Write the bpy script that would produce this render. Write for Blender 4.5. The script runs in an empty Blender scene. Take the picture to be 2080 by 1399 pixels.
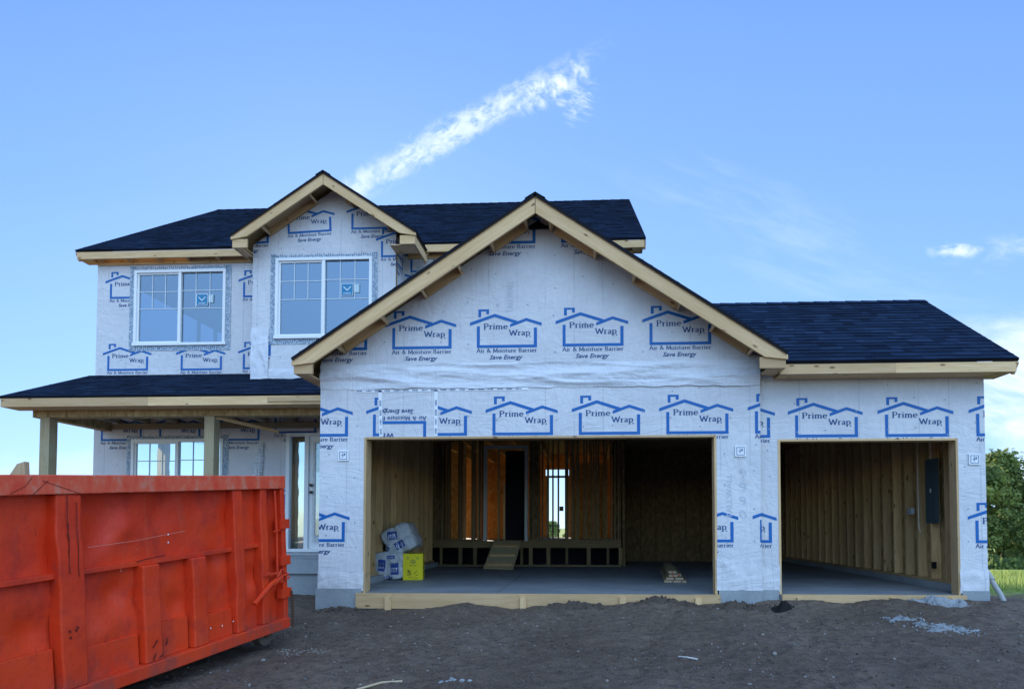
import bpy, bmesh, math, random
from mathutils import Vector, Matrix, noise, Euler
R = math.radians
random.seed(7)
sc = bpy.context.scene
COL = sc.collection

# ---------------------------------------------------------------- camera
cam_d = bpy.data.cameras.new('camera'); cam = bpy.data.objects.new('camera', cam_d); COL.objects.link(cam)
F = 1305.0; PX, PY, W, H = 1131.0, 1026.0, 2080.0, 1399.0
yaw = math.atan(65 / F); pit = math.atan(44 / math.hypot(F, 65))
cam.location = (0, -9.0, 0.93)
cam.rotation_euler = (math.pi / 2 + pit, 0, yaw)
cam_d.sensor_fit = 'HORIZONTAL'; cam_d.sensor_width = 36; cam_d.lens = F / W * 36
cam_d.shift_x = -(PX - W / 2) / W; cam_d.shift_y = (PY - H / 2) / W
cam_d.clip_start = 0.05; cam_d.clip_end = 6000
sc.camera = cam
sc.render.engine = 'CYCLES'
sc.cycles.max_bounces = 6; sc.cycles.diffuse_bounces = 2; sc.cycles.transparent_max_bounces = 12
sc.cycles.use_denoising = True
sc.view_settings.view_transform = 'Standard'; sc.view_settings.look = 'None'
sc.view_settings.exposure = 0.90; sc.view_settings.gamma = 1

# ---------------------------------------------------------------- world + sun
SUN_EL, SUN_AZ = R(20), R(-20)          # azimuth from +Y towards +X: behind the house, to the left
wd = bpy.data.worlds.new('World'); sc.world = wd; wd.use_nodes = True
nt = wd.node_tree; nt.nodes.clear()
def N(t, typ, **kw):
    n = t.nodes.new(typ)
    for k, v in kw.items(): setattr(n, k, v)
    return n
def mathn(t, op, a, b=None, c=None, clamp=False):
    n = t.nodes.new('ShaderNodeMath'); n.operation = op; n.use_clamp = clamp
    for i, x in enumerate((a, b, c)):
        if x is None: continue
        if isinstance(x, (int, float)): n.inputs[i].default_value = x
        else: t.links.new(x, n.inputs[i])
    return n.outputs[0]
def mapr(t, v, a, b, c=0.0, d=1.0, smooth=True):
    n = t.nodes.new('ShaderNodeMapRange'); n.interpolation_type = 'SMOOTHSTEP' if smooth else 'LINEAR'
    n.clamp = True
    t.links.new(v, n.inputs[0])
    for i, x in zip((1, 2, 3, 4), (a, b, c, d)): n.inputs[i].default_value = x
    return n.outputs[0]
def mixc(t, f, a, b, mode='MIX'):
    n = t.nodes.new('ShaderNodeMix'); n.data_type = 'RGBA'; n.blend_type = mode
    for s, x in ((0, f), (6, a), (7, b)):
        if isinstance(x, (int, float)): n.inputs[s].default_value = x
        elif isinstance(x, (tuple, list)): n.inputs[s].default_value = (*x[:3], 1)
        else: t.links.new(x, n.inputs[s])
    return n.outputs[2]
L = nt.links
out = N(nt, 'ShaderNodeOutputWorld'); bg = N(nt, 'ShaderNodeBackground'); bg.inputs[1].default_value = 0.10
sky = N(nt, 'ShaderNodeTexSky'); sky.sky_type = 'NISHITA'; sky.sun_disc = False
sky.sun_elevation = SUN_EL; sky.sun_rotation = SUN_AZ
sky.air_density = 1.0; sky.dust_density = 0.3; sky.ozone_density = 2.0
tc = N(nt, 'ShaderNodeTexCoord'); sep = N(nt, 'ShaderNodeSeparateXYZ'); L.new(tc.outputs['Generated'], sep.inputs[0])
dx, dy, dz = sep.outputs
# gnomonic coordinates of the half of the sky behind the house
yy = mathn(nt, 'MAXIMUM', dy, 0.05)
ga = mathn(nt, 'DIVIDE', dx, yy); gb = mathn(nt, 'DIVIDE', dz, yy)
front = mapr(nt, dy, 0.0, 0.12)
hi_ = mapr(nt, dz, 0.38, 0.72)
back_t = mixc(nt, hi_, mixc(nt, mapr(nt, dz, 0.14, 0.42), (1.25, 1.4, 1.65), (2.9, 2.9, 3.0)), (12.4, 10.0, 7.6))  # added sky brightness behind the camera lights the facade, kept dim low down
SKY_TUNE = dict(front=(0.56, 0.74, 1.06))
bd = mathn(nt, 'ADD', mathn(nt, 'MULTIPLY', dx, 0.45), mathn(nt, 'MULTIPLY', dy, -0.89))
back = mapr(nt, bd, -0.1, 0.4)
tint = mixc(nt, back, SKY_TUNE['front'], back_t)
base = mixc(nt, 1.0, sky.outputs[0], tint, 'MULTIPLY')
# deepen towards the zenith side and flatten the glow round the sun
flat = N(nt, 'ShaderNodeValToRGB'); L.new(mapr(nt, gb, 0.0, 0.95, 0, 1, False), flat.inputs[0])
cr = flat.color_ramp; cr.elements[0].position = 0; cr.elements[0].color = (3.3, 5.2, 7.6, 1)
cr.elements[1].position = 1; cr.elements[1].color = (1.15, 2.35, 5.6, 1)
e = cr.elements.new(0.28); e.color = (2.15, 3.85, 7.1, 1)
e = cr.elements.new(0.6); e.color = (1.6, 3.05, 6.6, 1)
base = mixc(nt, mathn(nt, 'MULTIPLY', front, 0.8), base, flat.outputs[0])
def cvec(sx, sz, rot=0.0, ox=0.0, oz=0.0):
    c = N(nt, 'ShaderNodeCombineXYZ'); L.new(ga, c.inputs[0]); L.new(gb, c.inputs[1])
    m = N(nt, 'ShaderNodeMapping'); m.vector_type = 'TEXTURE'
    m.inputs['Location'].default_value = (ox, oz, 0); m.inputs['Rotation'].default_value = (0, 0, rot)
    m.inputs['Scale'].default_value = (sx, sz, 1)
    L.new(c.outputs[0], m.inputs[0]); return m.outputs[0]
def nz(vec, scale, detail=6, rough=0.6, dist=0.0):
    n = N(nt, 'ShaderNodeTexNoise'); n.inputs['Scale'].default_value = scale; n.inputs['Detail'].default_value = detail
    n.inputs['Roughness'].default_value = rough; n.inputs['Distortion'].default_value = dist
    L.new(vec, n.inputs['Vector']); return n.outputs[0]
def blob(cx, cz, lx, lz, rot, nscale, thr, amp, edge=0.35, nst=(1, 1), dist=0.4):
    """soft cloud patch: ellipse falloff times thresholded noise, in the sky's own coordinates"""
    v = cvec(lx, lz, rot, cx, cz)
    ln = N(nt, 'ShaderNodeVectorMath'); ln.operation = 'LENGTH'; L.new(v, ln.inputs[0])
    fall = mapr(nt, ln.outputs['Value'], 1.0, 0.15)
    nn = nz(cvec(nst[0], nst[1], rot), nscale, 8, 0.62, dist)
    m = mathn(nt, 'ADD', nn, mathn(nt, 'MULTIPLY', mathn(nt, 'SUBTRACT', fall, 1.0), edge))
    return mathn(nt, 'MULTIPLY', mapr(nt, m, thr - 0.04, thr + 0.34), mathn(nt, 'MULTIPLY', fall, amp))
masks = [
    blob(-0.215, 0.632, 0.35, 0.042, 0.50, 42, 0.29, 0.56, 0.22, (1.0, 0.7)),
    blob(-0.06, 0.700, 0.13, 0.045, 0.50, 44, 0.36, 0.75, 0.25, (0.8, 1.3)),
    blob(-0.02, 0.68, 0.07, 0.06, 1.2, 60, 0.42, 0.5, 0.2, (0.5, 1.6)),
    blob(-0.36, 0.555, 0.17, 0.04, 0.5, 30, 0.31, 0.5, 0.22),
    blob(-0.16, 0.505, 0.06, 0.018, 0.35, 34, 0.36, 0.45),
    blob(0.30, 0.47, 0.50, 0.10, -0.42, 9, 0.40, 0.13, 0.22, (1.6, 0.35)),
    blob(0.42, 0.36, 0.40, 0.10, -0.25, 9, 0.40, 0.10, 0.22, (1.6, 0.35)),
    blob(0.565, 0.425, 0.065, 0.022, 0.0, 36, 0.34, 0.7, 0.25, (1.3, 0.9)),
    blob(0.66, 0.42, 0.16, 0.05, 0.1, 22, 0.40, 0.25, 0.2, (1.3, .6)),
    blob(0.66, 0.21, 0.26, 0.17, -0.25, 6, 0.25, 1.0, 0.35, (1.3, 0.6)),
    blob(0.8, 0.08, 0.5, 0.08, 0.0, 7, 0.3, 0.75, 0.3, (1.4, 0.5)),
    blob(-0.9, 0.06, 0.8, 0.12, 0.0, 6, 0.35, 0.35, 0.3, (1.4, 0.5)),
]
cm = masks[0]
for m in masks[1:]:
    cm = mathn(nt, 'MAXIMUM', cm, m)
cm = mathn(nt, 'MULTIPLY', cm, front)
# streaky cirrus detail inside the clouds
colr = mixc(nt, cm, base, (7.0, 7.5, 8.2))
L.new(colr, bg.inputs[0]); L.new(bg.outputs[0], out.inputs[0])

sd = bpy.data.lights.new('sun', 'SUN'); sun = bpy.data.objects.new('sun', sd); COL.objects.link(sun)
sd.energy = 4.2; sd.angle = R(0.53); sd.color = (1.0, 0.86, 0.66)
sv = Vector((math.sin(SUN_AZ) * math.cos(SUN_EL), math.cos(SUN_AZ) * math.cos(SUN_EL), math.sin(SUN_EL)))
sun.rotation_euler = sv.to_track_quat('Z', 'Y').to_euler(); sun.location = (-20, 30, 30)

# ---------------------------------------------------------------- materials
MATS = {}
def newmat(name, rough=0.7, color=(0.5, 0.5, 0.5), spec=0.3):
    m = bpy.data.materials.new(name); m.use_nodes = True
    t = m.node_tree; b = t.nodes['Principled BSDF']
    b.inputs['Roughness'].default_value = rough; b.inputs['Base Color'].default_value = (*color, 1)
    b.inputs['Specular IOR Level'].default_value = spec
    MATS[name] = m
    return m, t, b
def tnoise(t, vec, scale, detail=5, rough=0.6, dist=0.0, col=False):
    n = t.nodes.new('ShaderNodeTexNoise'); n.inputs['Scale'].default_value = scale; n.inputs['Detail'].default_value = detail
    n.inputs['Roughness'].default_value = rough; n.inputs['Distortion'].default_value = dist
    t.links.new(vec, n.inputs['Vector']); return n.outputs[1 if col else 0]
def tmap(t, vec, scale=(1, 1, 1), rot=(0, 0, 0)):
    m = t.nodes.new('ShaderNodeMapping'); m.inputs['Scale'].default_value = scale; m.inputs['Rotation'].default_value = rot
    t.links.new(vec, m.inputs[0]); return m.outputs[0]
def coord(t, kind='Object'):
    return t.nodes.new('ShaderNodeTexCoord').outputs[kind]
def ramp(t, v, stops):
    n = t.nodes.new('ShaderNodeValToRGB'); t.links.new(v, n.inputs[0]); c = n.color_ramp
    while len(c.elements) < len(stops): c.elements.new(0.5)
    for el, (p, cc) in zip(c.elements, stops): el.position = p; el.color = (*cc, 1)
    return n.outputs[0]
def bump(t, b, h, strength=0.3, dist=0.01, prev=None):
    n = t.nodes.new('ShaderNodeBump'); n.inputs['Strength'].default_value = strength; n.inputs['Distance'].default_value = dist
    t.links.new(h, n.inputs['Height'])
    if prev is not None: t.links.new(prev, n.inputs['Normal'])
    t.links.new(n.outputs[0], b.inputs['Normal']); return n.outputs[0]
def attr(t, name):
    n = t.nodes.new('ShaderNodeAttribute'); n.attribute_name = name; return n.outputs

def wrap_mat(name, c1, c2, lines=True, bstr=0.42):
    m, t, b = newmat(name, 0.55, c1, 0.35)
    co = coord(t)
    s = t.nodes.new('ShaderNodeSeparateXYZ'); t.links.new(co, s.inputs[0])
    big = tnoise(t, tmap(t, co, (0.9, 0.9, 0.7)), 1.4, 6, 0.6)
    mot = tnoise(t, tmap(t, co, (1, 1, 0.6)), 16, 5, 0.7)
    c = mixc(t, mapr(t, big, 0.3, 0.7), c1, c2)
    c = mixc(t, mathn(t, 'MULTIPLY', mapr(t, mot, 0.35, 0.75), 0.35), c, (c2[0] * 0.86, c2[1] * 0.88, c2[2] * 0.9))
    if lines:   # framing and sheathing joints read through the sheet
        sx = mathn(t, 'ADD', s.outputs[0], s.outputs[1])
        fx = mathn(t, 'ABSOLUTE', mathn(t, 'SUBTRACT', mathn(t, 'FRACT', mathn(t, 'DIVIDE', sx, 0.4064)), 0.5))
        ln = mapr(t, fx, 0.012, 0.028, 1, 0)
        brk = tnoise(t, tmap(t, co, (2.2, 2.2, 0.45)), 1.0, 3)
        ln = mathn(t, 'MULTIPLY', ln, mapr(t, brk, 0.42, 0.56, 0, 0.42))
        c = mixc(t, ln, c, (0.36, 0.38, 0.44))
    t.links.new(c, b.inputs['Base Color'])
    # crumple: short sharp creases in several directions, plus slack ripples
    w1 = tnoise(t, tmap(t, co, (2.0, 2.0, 0.7), (0, R(24), 0)), 1.7, 5, 0.55, 1.6)
    w2 = tnoise(t, tmap(t, co, (0.8, 0.8, 2.2), (0, R(-20), 0)), 1.5, 5, 0.55, 2.0)
    r1 = mathn(t, 'ABSOLUTE', mathn(t, 'SUBTRACT', w1, 0.5)); r2 = mathn(t, 'ABSOLUTE', mathn(t, 'SUBTRACT', w2, 0.5))
    h = mathn(t, 'ADD', mathn(t, 'POWER', r1, 0.6), mathn(t, 'POWER', r2, 0.6))
    bump(t, b, h, bstr, 0.03)
    return m
WRAP_C1, WRAP_C2 = (0.68, 0.69, 0.73), (0.585, 0.595, 0.645)
wrap_mat('wrap', WRAP_C1, WRAP_C2)
wrap_mat('wrap_sheet', (0.70, 0.73, 0.79), (0.62, 0.65, 0.72), False, 0.45)
newmat('print_blue', 0.5, (0.008, 0.125, 0.42)); newmat('print_navy', 0.5, (0.018, 0.075, 0.22))
newmat('print_faint', 0.5, (0.50, 0.54, 0.62)); newmat('nail_cap', 0.5, (0.30, 0.34, 0.42))
m, t, b = newmat('tape', 0.5, (0.34, 0.42, 0.50)); co = coord(t)
v = tnoise(t, tmap(t, co, (40, 40, 40)), 1.0, 2); t.links.new(ramp(t, v, [(0.4, (0.20, 0.28, 0.36)), (0.6, (0.52, 0.60, 0.70))]), b.inputs[0])
bump(t, b, v, 0.5, 0.004)
m, t, b = newmat('tape_white', 0.45, (0.78, 0.82, 0.88))

def wood_mat(name, a, bb, knots=0.8, dirt=0.0, weather=None):
    m, t, b = newmat(name, 0.72, a, 0.25)
    uv = coord(t, 'UV'); co = coord(t)
    g = tnoise(t, tmap(t, uv, (1.2, 26, 1)), 2.2, 6, 0.6, 0.8)
    g2 = tnoise(t, tmap(t, uv, (0.6, 5, 1)), 1.3, 3)
    c = mixc(t, mapr(t, g, 0.3, 0.72), a, bb)
    c = mixc(t, mathn(t, 'MULTIPLY', mapr(t, g2, 0.35, 0.7), 0.45), c, (bb[0] * 0.8, bb[1] * 0.75, bb[2] * 0.65))
    vo = t.nodes.new('ShaderNodeTexVoronoi'); vo.inputs['Scale'].default_value = 1.0
    t.links.new(tmap(t, uv, (3.1, 7.5, 1)), vo.inputs['Vector'])
    k = mapr(t, vo.outputs['Distance'], 0.08, 0.16, knots, 0)
    c = mixc(t, k, c, (0.16, 0.075, 0.03))
    vn = t.nodes.new('ShaderNodeTexVoronoi'); vn.inputs['Scale'].default_value = 1.0; t.links.new(tmap(t, uv, (4.5, 13, 1)), vn.inputs['Vector'])
    c = mixc(t, mapr(t, vn.outputs['Distance'], 0.035, 0.055, 0.75, 0), c, (0.07, 0.05, 0.04))
    if weather:
        c = mixc(t, mapr(t, tnoise(t, co, 2.0, 5), 0.42, 0.62, 0, 0.7), c, weather)
    rnd = attr(t, 'shade')[2]
    c = mixc(t, 1.0, c, ramp(t, rnd, [(0, (0.74, 0.72, 0.70)), (1, (1.12, 1.1, 1.05))]), 'MULTIPLY')
    t.links.new(c, b.inputs['Base Color']); bump(t, b, g, 0.25, 0.003)
    return m
wood_mat('pine', (0.74, 0.54, 0.33), (0.62, 0.42, 0.22))
wood_mat('stud_pine', (0.70, 0.50, 0.27), (0.50, 0.33, 0.16))
wood_mat('shaded_lumber', (0.24, 0.18, 0.10), (0.15, 0.11, 0.06))  # pine with the shade at the back of the garage put into its colour
wood_mat('treated', (0.44, 0.36, 0.23), (0.32, 0.25, 0.15), 0.6, weather=(0.35, 0.33, 0.23))
wood_mat('scrap', (0.50, 0.38, 0.24), (0.36, 0.26, 0.16))
def osb_mat(name, c1, c2, c3, joints=False):
    m, t, b = newmat(name, 0.75, c1, 0.2); co = coord(t)
    vo = t.nodes.new('ShaderNodeTexVoronoi'); vo.inputs['Scale'].default_value = 18
    t.links.new(tmap(t, co, (1.0, 1.0, 0.55), (0.3, 0.2, 0.5)), vo.inputs['Vector'])
    c = ramp(t, tnoise(t, vo.outputs['Color'], 3.0, 1), [(0.3, c2), (0.5, c1), (0.7, c3)])
    c = mixc(t, mathn(t, 'MULTIPLY', mapr(t, tnoise(t, co, 1.6, 4), 0.4, 0.7), 0.4), c, c2)
    if joints:
        s = t.nodes.new('ShaderNodeSeparateXYZ'); t.links.new(co, s.inputs[0])
        fx = mathn(t, 'FRACT', mathn(t, 'DIVIDE', s.outputs[0], 0.4064))
        ln = mapr(t, mathn(t, 'ABSOLUTE', mathn(t, 'SUBTRACT', fx, 0.5)), 0.015, 0.035, 0.8, 0)
        c = mixc(t, ln, c, (0.06, 0.04, 0.02))
    t.links.new(c, b.inputs['Base Color']); bump(t, b, vo.outputs['Distance'], 0.2, 0.004)
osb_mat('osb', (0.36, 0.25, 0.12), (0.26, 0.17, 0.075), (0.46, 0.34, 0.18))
osb_mat('osb_joint_shaded', (0.17, 0.115, 0.055), (0.11, 0.07, 0.035), (0.23, 0.16, 0.085), True)  # deep garage shade is put into this board colour; the joints are real
osb_mat('osb_lit_orange', (0.72, 0.36, 0.10), (0.58, 0.25, 0.05), (0.80, 0.46, 0.16))  # sunlit glow of the back rooms is put into this board colour
def conc_mat(name, c1, c2):
    m, t, b = newmat(name, 0.8, c1, 0.3); co = coord(t)
    n1 = tnoise(t, co, 1.3, 7, 0.65); n2 = tnoise(t, co, 30, 5, 0.6)
    c = mixc(t, mapr(t, n1, 0.35, 0.65), c1, c2)
    c = mixc(t, mapr(t, n2, 0.45, 0.7, 0, 0.25), c, (c2[0] * .7, c2[1] * .7, c2[2] * .7))
    t.links.new(c, b.inputs['Base Color']); bump(t, b, n2, 0.25, 0.004)
    return t, b
conc_mat('concrete', (0.30, 0.34, 0.37), (0.24, 0.27, 0.30))
conc_mat('slab', (0.23, 0.26, 0.30), (0.17, 0.20, 0.235)); MATS['slab'].node_tree.nodes['Principled BSDF'].inputs['Roughness'].default_value = 0.6
# shingles: granules plus the per-tab shade stored on the mesh
m, t, b = newmat('shingle', 1.0, (0.03, 0.04, 0.06), 0.03); uv = coord(t, 'UV')
sh = attr(t, 'shade')[2]
c = ramp(t, sh, [(0, (0.007, 0.014, 0.032)), (0.5, (0.012, 0.025, 0.056)), (1, (0.020, 0.039, 0.082))])
g = tnoise(t, uv, 160, 2, 0.7)
c = mixc(t, mapr(t, g, 0.5, 0.8, 0, 0.35), c, (0.06, 0.07, 0.10))
c = mixc(t, mapr(t, tnoise(t, uv, 0.7, 4), 0.4, 0.7, 0, 0.3), c, (0.010, 0.016, 0.028))
t.links.new(c, b.inputs[0]); bump(t, b, g, 0.4, 0.003)
newmat('felt', 0.9, (0.012, 0.014, 0.02), 0.1)
newmat('vinyl', 0.35, (0.80, 0.83, 0.86), 0.5); newmat('grille', 0.4, (0.55, 0.64, 0.72), 0.5)
newmat('black_metal', 0.4, (0.012, 0.012, 0.014), 0.5)
newmat('sticker_blue', 0.4, (0.03, 0.22, 0.42)); newmat('sticker_white', 0.4, (0.75, 0.8, 0.85)); newmat('sticker_pale', 0.4, (0.42, 0.58, 0.66))
newmat('dark_frame', 0.6, (0.10, 0.11, 0.11)); newmat('steel_door_frame', 0.5, (0.40, 0.44, 0.46))
newmat('breaker', 0.45, (0.055, 0.085, 0.10), 0.5)
newmat('wire_white', 0.5, (0.75, 0.75, 0.75)); newmat('wire_yellow', 0.5, (0.7, 0.6, 0.2))
# glass
def glass_mat(name, refl, dark):
    m = bpy.data.materials.new(name); m.use_nodes = True; t = m.node_tree; t.nodes.clear(); MATS[name] = m
    o = t.nodes.new('ShaderNodeOutputMaterial'); g = t.nodes.new('ShaderNodeBsdfGlossy'); g.inputs['Roughness'].default_value = 0.02
    g.inputs['Color'].default_value = (0.62, 0.78, 0.92, 1)
    tr = t.nodes.new('ShaderNodeBsdfTransparent'); tr.inputs['Color'].default_value = (*dark, 1)
    fr = t.nodes.new('ShaderNodeFresnel'); fr.inputs[0].default_value = 1.5
    f = mathn(t, 'ADD', fr.outputs[0], refl, clamp=True)
    nn = tnoise(t, coord(t), 1.4, 2)
    bp = t.nodes.new('ShaderNodeBump'); bp.inputs['Strength'].default_value = 0.06; bp.inputs['Distance'].default_value = 0.05
    t.links.new(nn, bp.inputs['Height']); t.links.new(bp.outputs[0], g.inputs['Normal'])
    mx = t.nodes.new('ShaderNodeMixShader'); t.links.new(f, mx.inputs[0]); t.links.new(tr.outputs[0], mx.inputs[1]); t.links.new(g.outputs[0], mx.inputs[2])
    t.links.new(mx.outputs[0], o.inputs[0])
glass_mat('glass', 0.27, (0.10, 0.13, 0.18)); glass_mat('glass_bright', 0.60, (0.45, 0.5, 0.55))
# dumpster paint
m, t, b = newmat('red_paint', 0.5, (0.55, 0.03, 0.01), 0.4); co = coord(t)
n1 = tnoise(t, co, 1.1, 5, 0.6); n2 = tnoise(t, tmap(t, co, (1.5, 1.5, 1.1)), 3.4, 6, 0.65)
c = mixc(t, mapr(t, n1, 0.3, 0.7), (0.64, 0.033, 0.006), (0.74, 0.054, 0.010))
c = mixc(t, mapr(t, n2, 0.45, 0.75, 0, 0.75), c, (0.40, 0.024, 0.012))
st_ = tnoise(t, tmap(t, co, (9, 9, 0.8)), 1.6, 5, 0.65)
c = mixc(t, mapr(t, st_, 0.56, 0.72, 0, 0.22), c, (0.62, 0.11, 0.05))
fd = tnoise(t, tmap(t, co, (1, 1, 4)), 18, 4, 0.7)
c = mixc(t, mapr(t, fd, 0.66, 0.74, 0, 0.55), c, (0.30, 0.10, 0.07))
sp = tnoise(t, co, 42, 2, 0.5); c = mixc(t, mapr(t, sp, 0.74, 0.78, 0, 0.8), c, (0.10, 0.02, 0.01))
s = t.nodes.new('ShaderNodeSeparateXYZ'); t.links.new(co, s.inputs[0])
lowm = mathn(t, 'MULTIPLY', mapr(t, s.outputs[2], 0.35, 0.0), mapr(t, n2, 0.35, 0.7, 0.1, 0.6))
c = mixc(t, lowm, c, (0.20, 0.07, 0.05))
t.links.new(c, b.inputs[0]); bump(t, b, mathn(t, 'ADD', n1, mathn(t, 'MULTIPLY', n2, 0.22)), 0.6, 0.05, bump(t, b, fd, 0.2, 0.003))
t.links.new(mapr(t, n2, 0.3, 0.7, 0.42, 0.7), b.inputs['Roughness'])
m, t, b = newmat('rail_paint', 0.55, (0.6, 0.1, 0.05), 0.4); co = coord(t)
n2 = tnoise(t, tmap(t, co, (1.6, 1.6, 0.9)), 4, 6, 0.7)
c = ramp(t, n2, [(0.32, (0.66, 0.045, 0.015)), (0.52, (0.70, 0.10, 0.045)), (0.64, (0.60, 0.20, 0.13)), (0.78, (0.30, 0.08, 0.05))])
t.links.new(c, b.inputs[0]); bump(t, b, n2, 0.4, 0.01)
newmat('scratch', 0.7, (0.12, 0.015, 0.01)); newmat('scratch_pale', 0.6, (0.62, 0.22, 0.16)); newmat('rust', 0.85, (0.09, 0.045, 0.03))
newmat('rubber', 0.8, (0.03, 0.03, 0.03)); newmat('wheel_grey', 0.7, (0.09, 0.075, 0.06))
# ground
m, t, b = newmat('ground', 0.95, (0.06, 0.05, 0.05), 0.15); co = coord(t)
s = t.nodes.new('ShaderNodeSeparateXYZ'); t.links.new(co, s.inputs[0])
n1 = tnoise(t, co, 0.55, 7, 0.62); n2 = tnoise(t, co, 9, 8, 0.72); n3 = tnoise(t, co, 70, 4, 0.7)
d = mixc(t, mapr(t, n1, 0.35, 0.65), (0.125, 0.088, 0.066), (0.185, 0.142, 0.112))
d = mixc(t, mapr(t, n2, 0.35, 0.7, 0, 0.8), d, (0.056, 0.040, 0.032))
d = mixc(t, mapr(t, n3, 0.5, 0.72, 0, 0.85), d, (0.25, 0.23, 0.215))
vo = t.nodes.new('ShaderNodeTexVoronoi'); vo.inputs['Scale'].default_value = 38; t.links.new(co, vo.inputs['Vector'])
d = mixc(t, mathn(t, 'MULTIPLY', mapr(t, vo.outputs['Distance'], 0.10, 0.17, 1, 0), mapr(t, n2, 0.45, 0.6, 0.15, 0.9)), d, (0.27, 0.26, 0.25))
gr = mixc(t, mapr(t, tnoise(t, co, 0.25, 5), 0.35, 0.65), (0.15, 0.24, 0.05), (0.30, 0.36, 0.10))
gr = mixc(t, mapr(t, tnoise(t, co, 6, 5), 0.4, 0.7, 0, 0.6), gr, (0.07, 0.11, 0.02))
edge = mathn(t, 'ADD', s.outputs[1], mathn(t, 'MULTIPLY', mathn(t, 'SUBTRACT', n1, 0.5), 2.4))
mk = mapr(t, edge, 0.9, 1.6)
right = mapr(t, s.outputs[0], 5.2, 5.8); far = mapr(t, s.outputs[1], 13.0, 15.0)
mk = mathn(t, 'MAXIMUM', mathn(t, 'MULTIPLY', mk, right), far)
t.links.new(mixc(t, mk, d, gr), b.inputs[0])
bump(t, b, n3, 0.6, 0.012, bump(t, b, n2, 0.9, 0.05))
newmat('pebble_light', 0.9, (0.25, 0.235, 0.22)); newmat('pebble_mid', 0.9, (0.13, 0.12, 0.12)); newmat('clod', 0.95, (0.075, 0.058, 0.048)); newmat('clod_black', 0.95, (0.012, 0.011, 0.012))
conc_mat('mortar', (0.30, 0.33, 0.36), (0.20, 0.22, 0.24))
newmat('pipe', 0.5, (0.34, 0.36, 0.37)); newmat('stick', 0.8, (0.45, 0.36, 0.24)); newmat('strip', 0.6, (0.50, 0.50, 0.50))
# plants
def leaf_mat(name, a, bb):
    m, t, b = newmat(name, 0.6, a, 0.25)
    c = ramp(t, attr(t, 'shade')[2], [(0, a), (1, bb)]); t.links.new(c, b.inputs[0])
    tr = t.nodes.new('ShaderNodeBsdfTranslucent'); t.links.new(c, tr.inputs[0])
    mx = t.nodes.new('ShaderNodeMixShader'); mx.inputs[0].default_value = 0.38
    o = t.nodes['Material Output']; t.links.new(b.outputs[0], mx.inputs[1]); t.links.new(tr.outputs[0], mx.inputs[2]); t.links.new(mx.outputs[0], o.inputs[0])
leaf_mat('leaf', (0.05, 0.095, 0.035), (0.30, 0.36, 0.10)); leaf_mat('blade', (0.16, 0.24, 0.05), (0.45, 0.50, 0.16))
newmat('bark', 0.9, (0.09, 0.07, 0.05))
# insulation
m, t, b = newmat('bag_plastic', 0.22, (0.62, 0.66, 0.70), 0.5); co = coord(t)
n1 = tnoise(t, co, 12, 5, 0.7, 1.0); t.links.new(mixc(t, mapr(t, n1, 0.35, 0.65), (0.68, 0.71, 0.74), (0.46, 0.51, 0.57)), b.inputs[0])
bump(t, b, mathn(t, 'ABSOLUTE', mathn(t, 'SUBTRACT', n1, 0.5)), 0.9, 0.06)
newmat('bag_blue', 0.35, (0.03, 0.07, 0.30)); newmat('card_yellow', 0.7, (0.72, 0.62, 0.02)); newmat('ink', 0.7, (0.02, 0.02, 0.02)); newmat('ink_green', 0.7, (0.12, 0.22, 0.08))
newmat('lumber_end', 0.8, (0.40, 0.31, 0.22)); newmat('end_red', 0.7, (0.45, 0.05, 0.04))
newmat('plastic_film', 0.3, (0.6, 0.66, 0.72), 0.5)
def film():
    m = MATS['plastic_film']; t = m.node_tree; b = t.nodes['Principled BSDF']; b.inputs['Alpha'].default_value = 0.35
    bump(t, b, tnoise(t, tmap(t, coord(t), (1, 1, 6)), 6, 4, 0.6, 1.5), 1.0, 0.05)
film()

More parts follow.
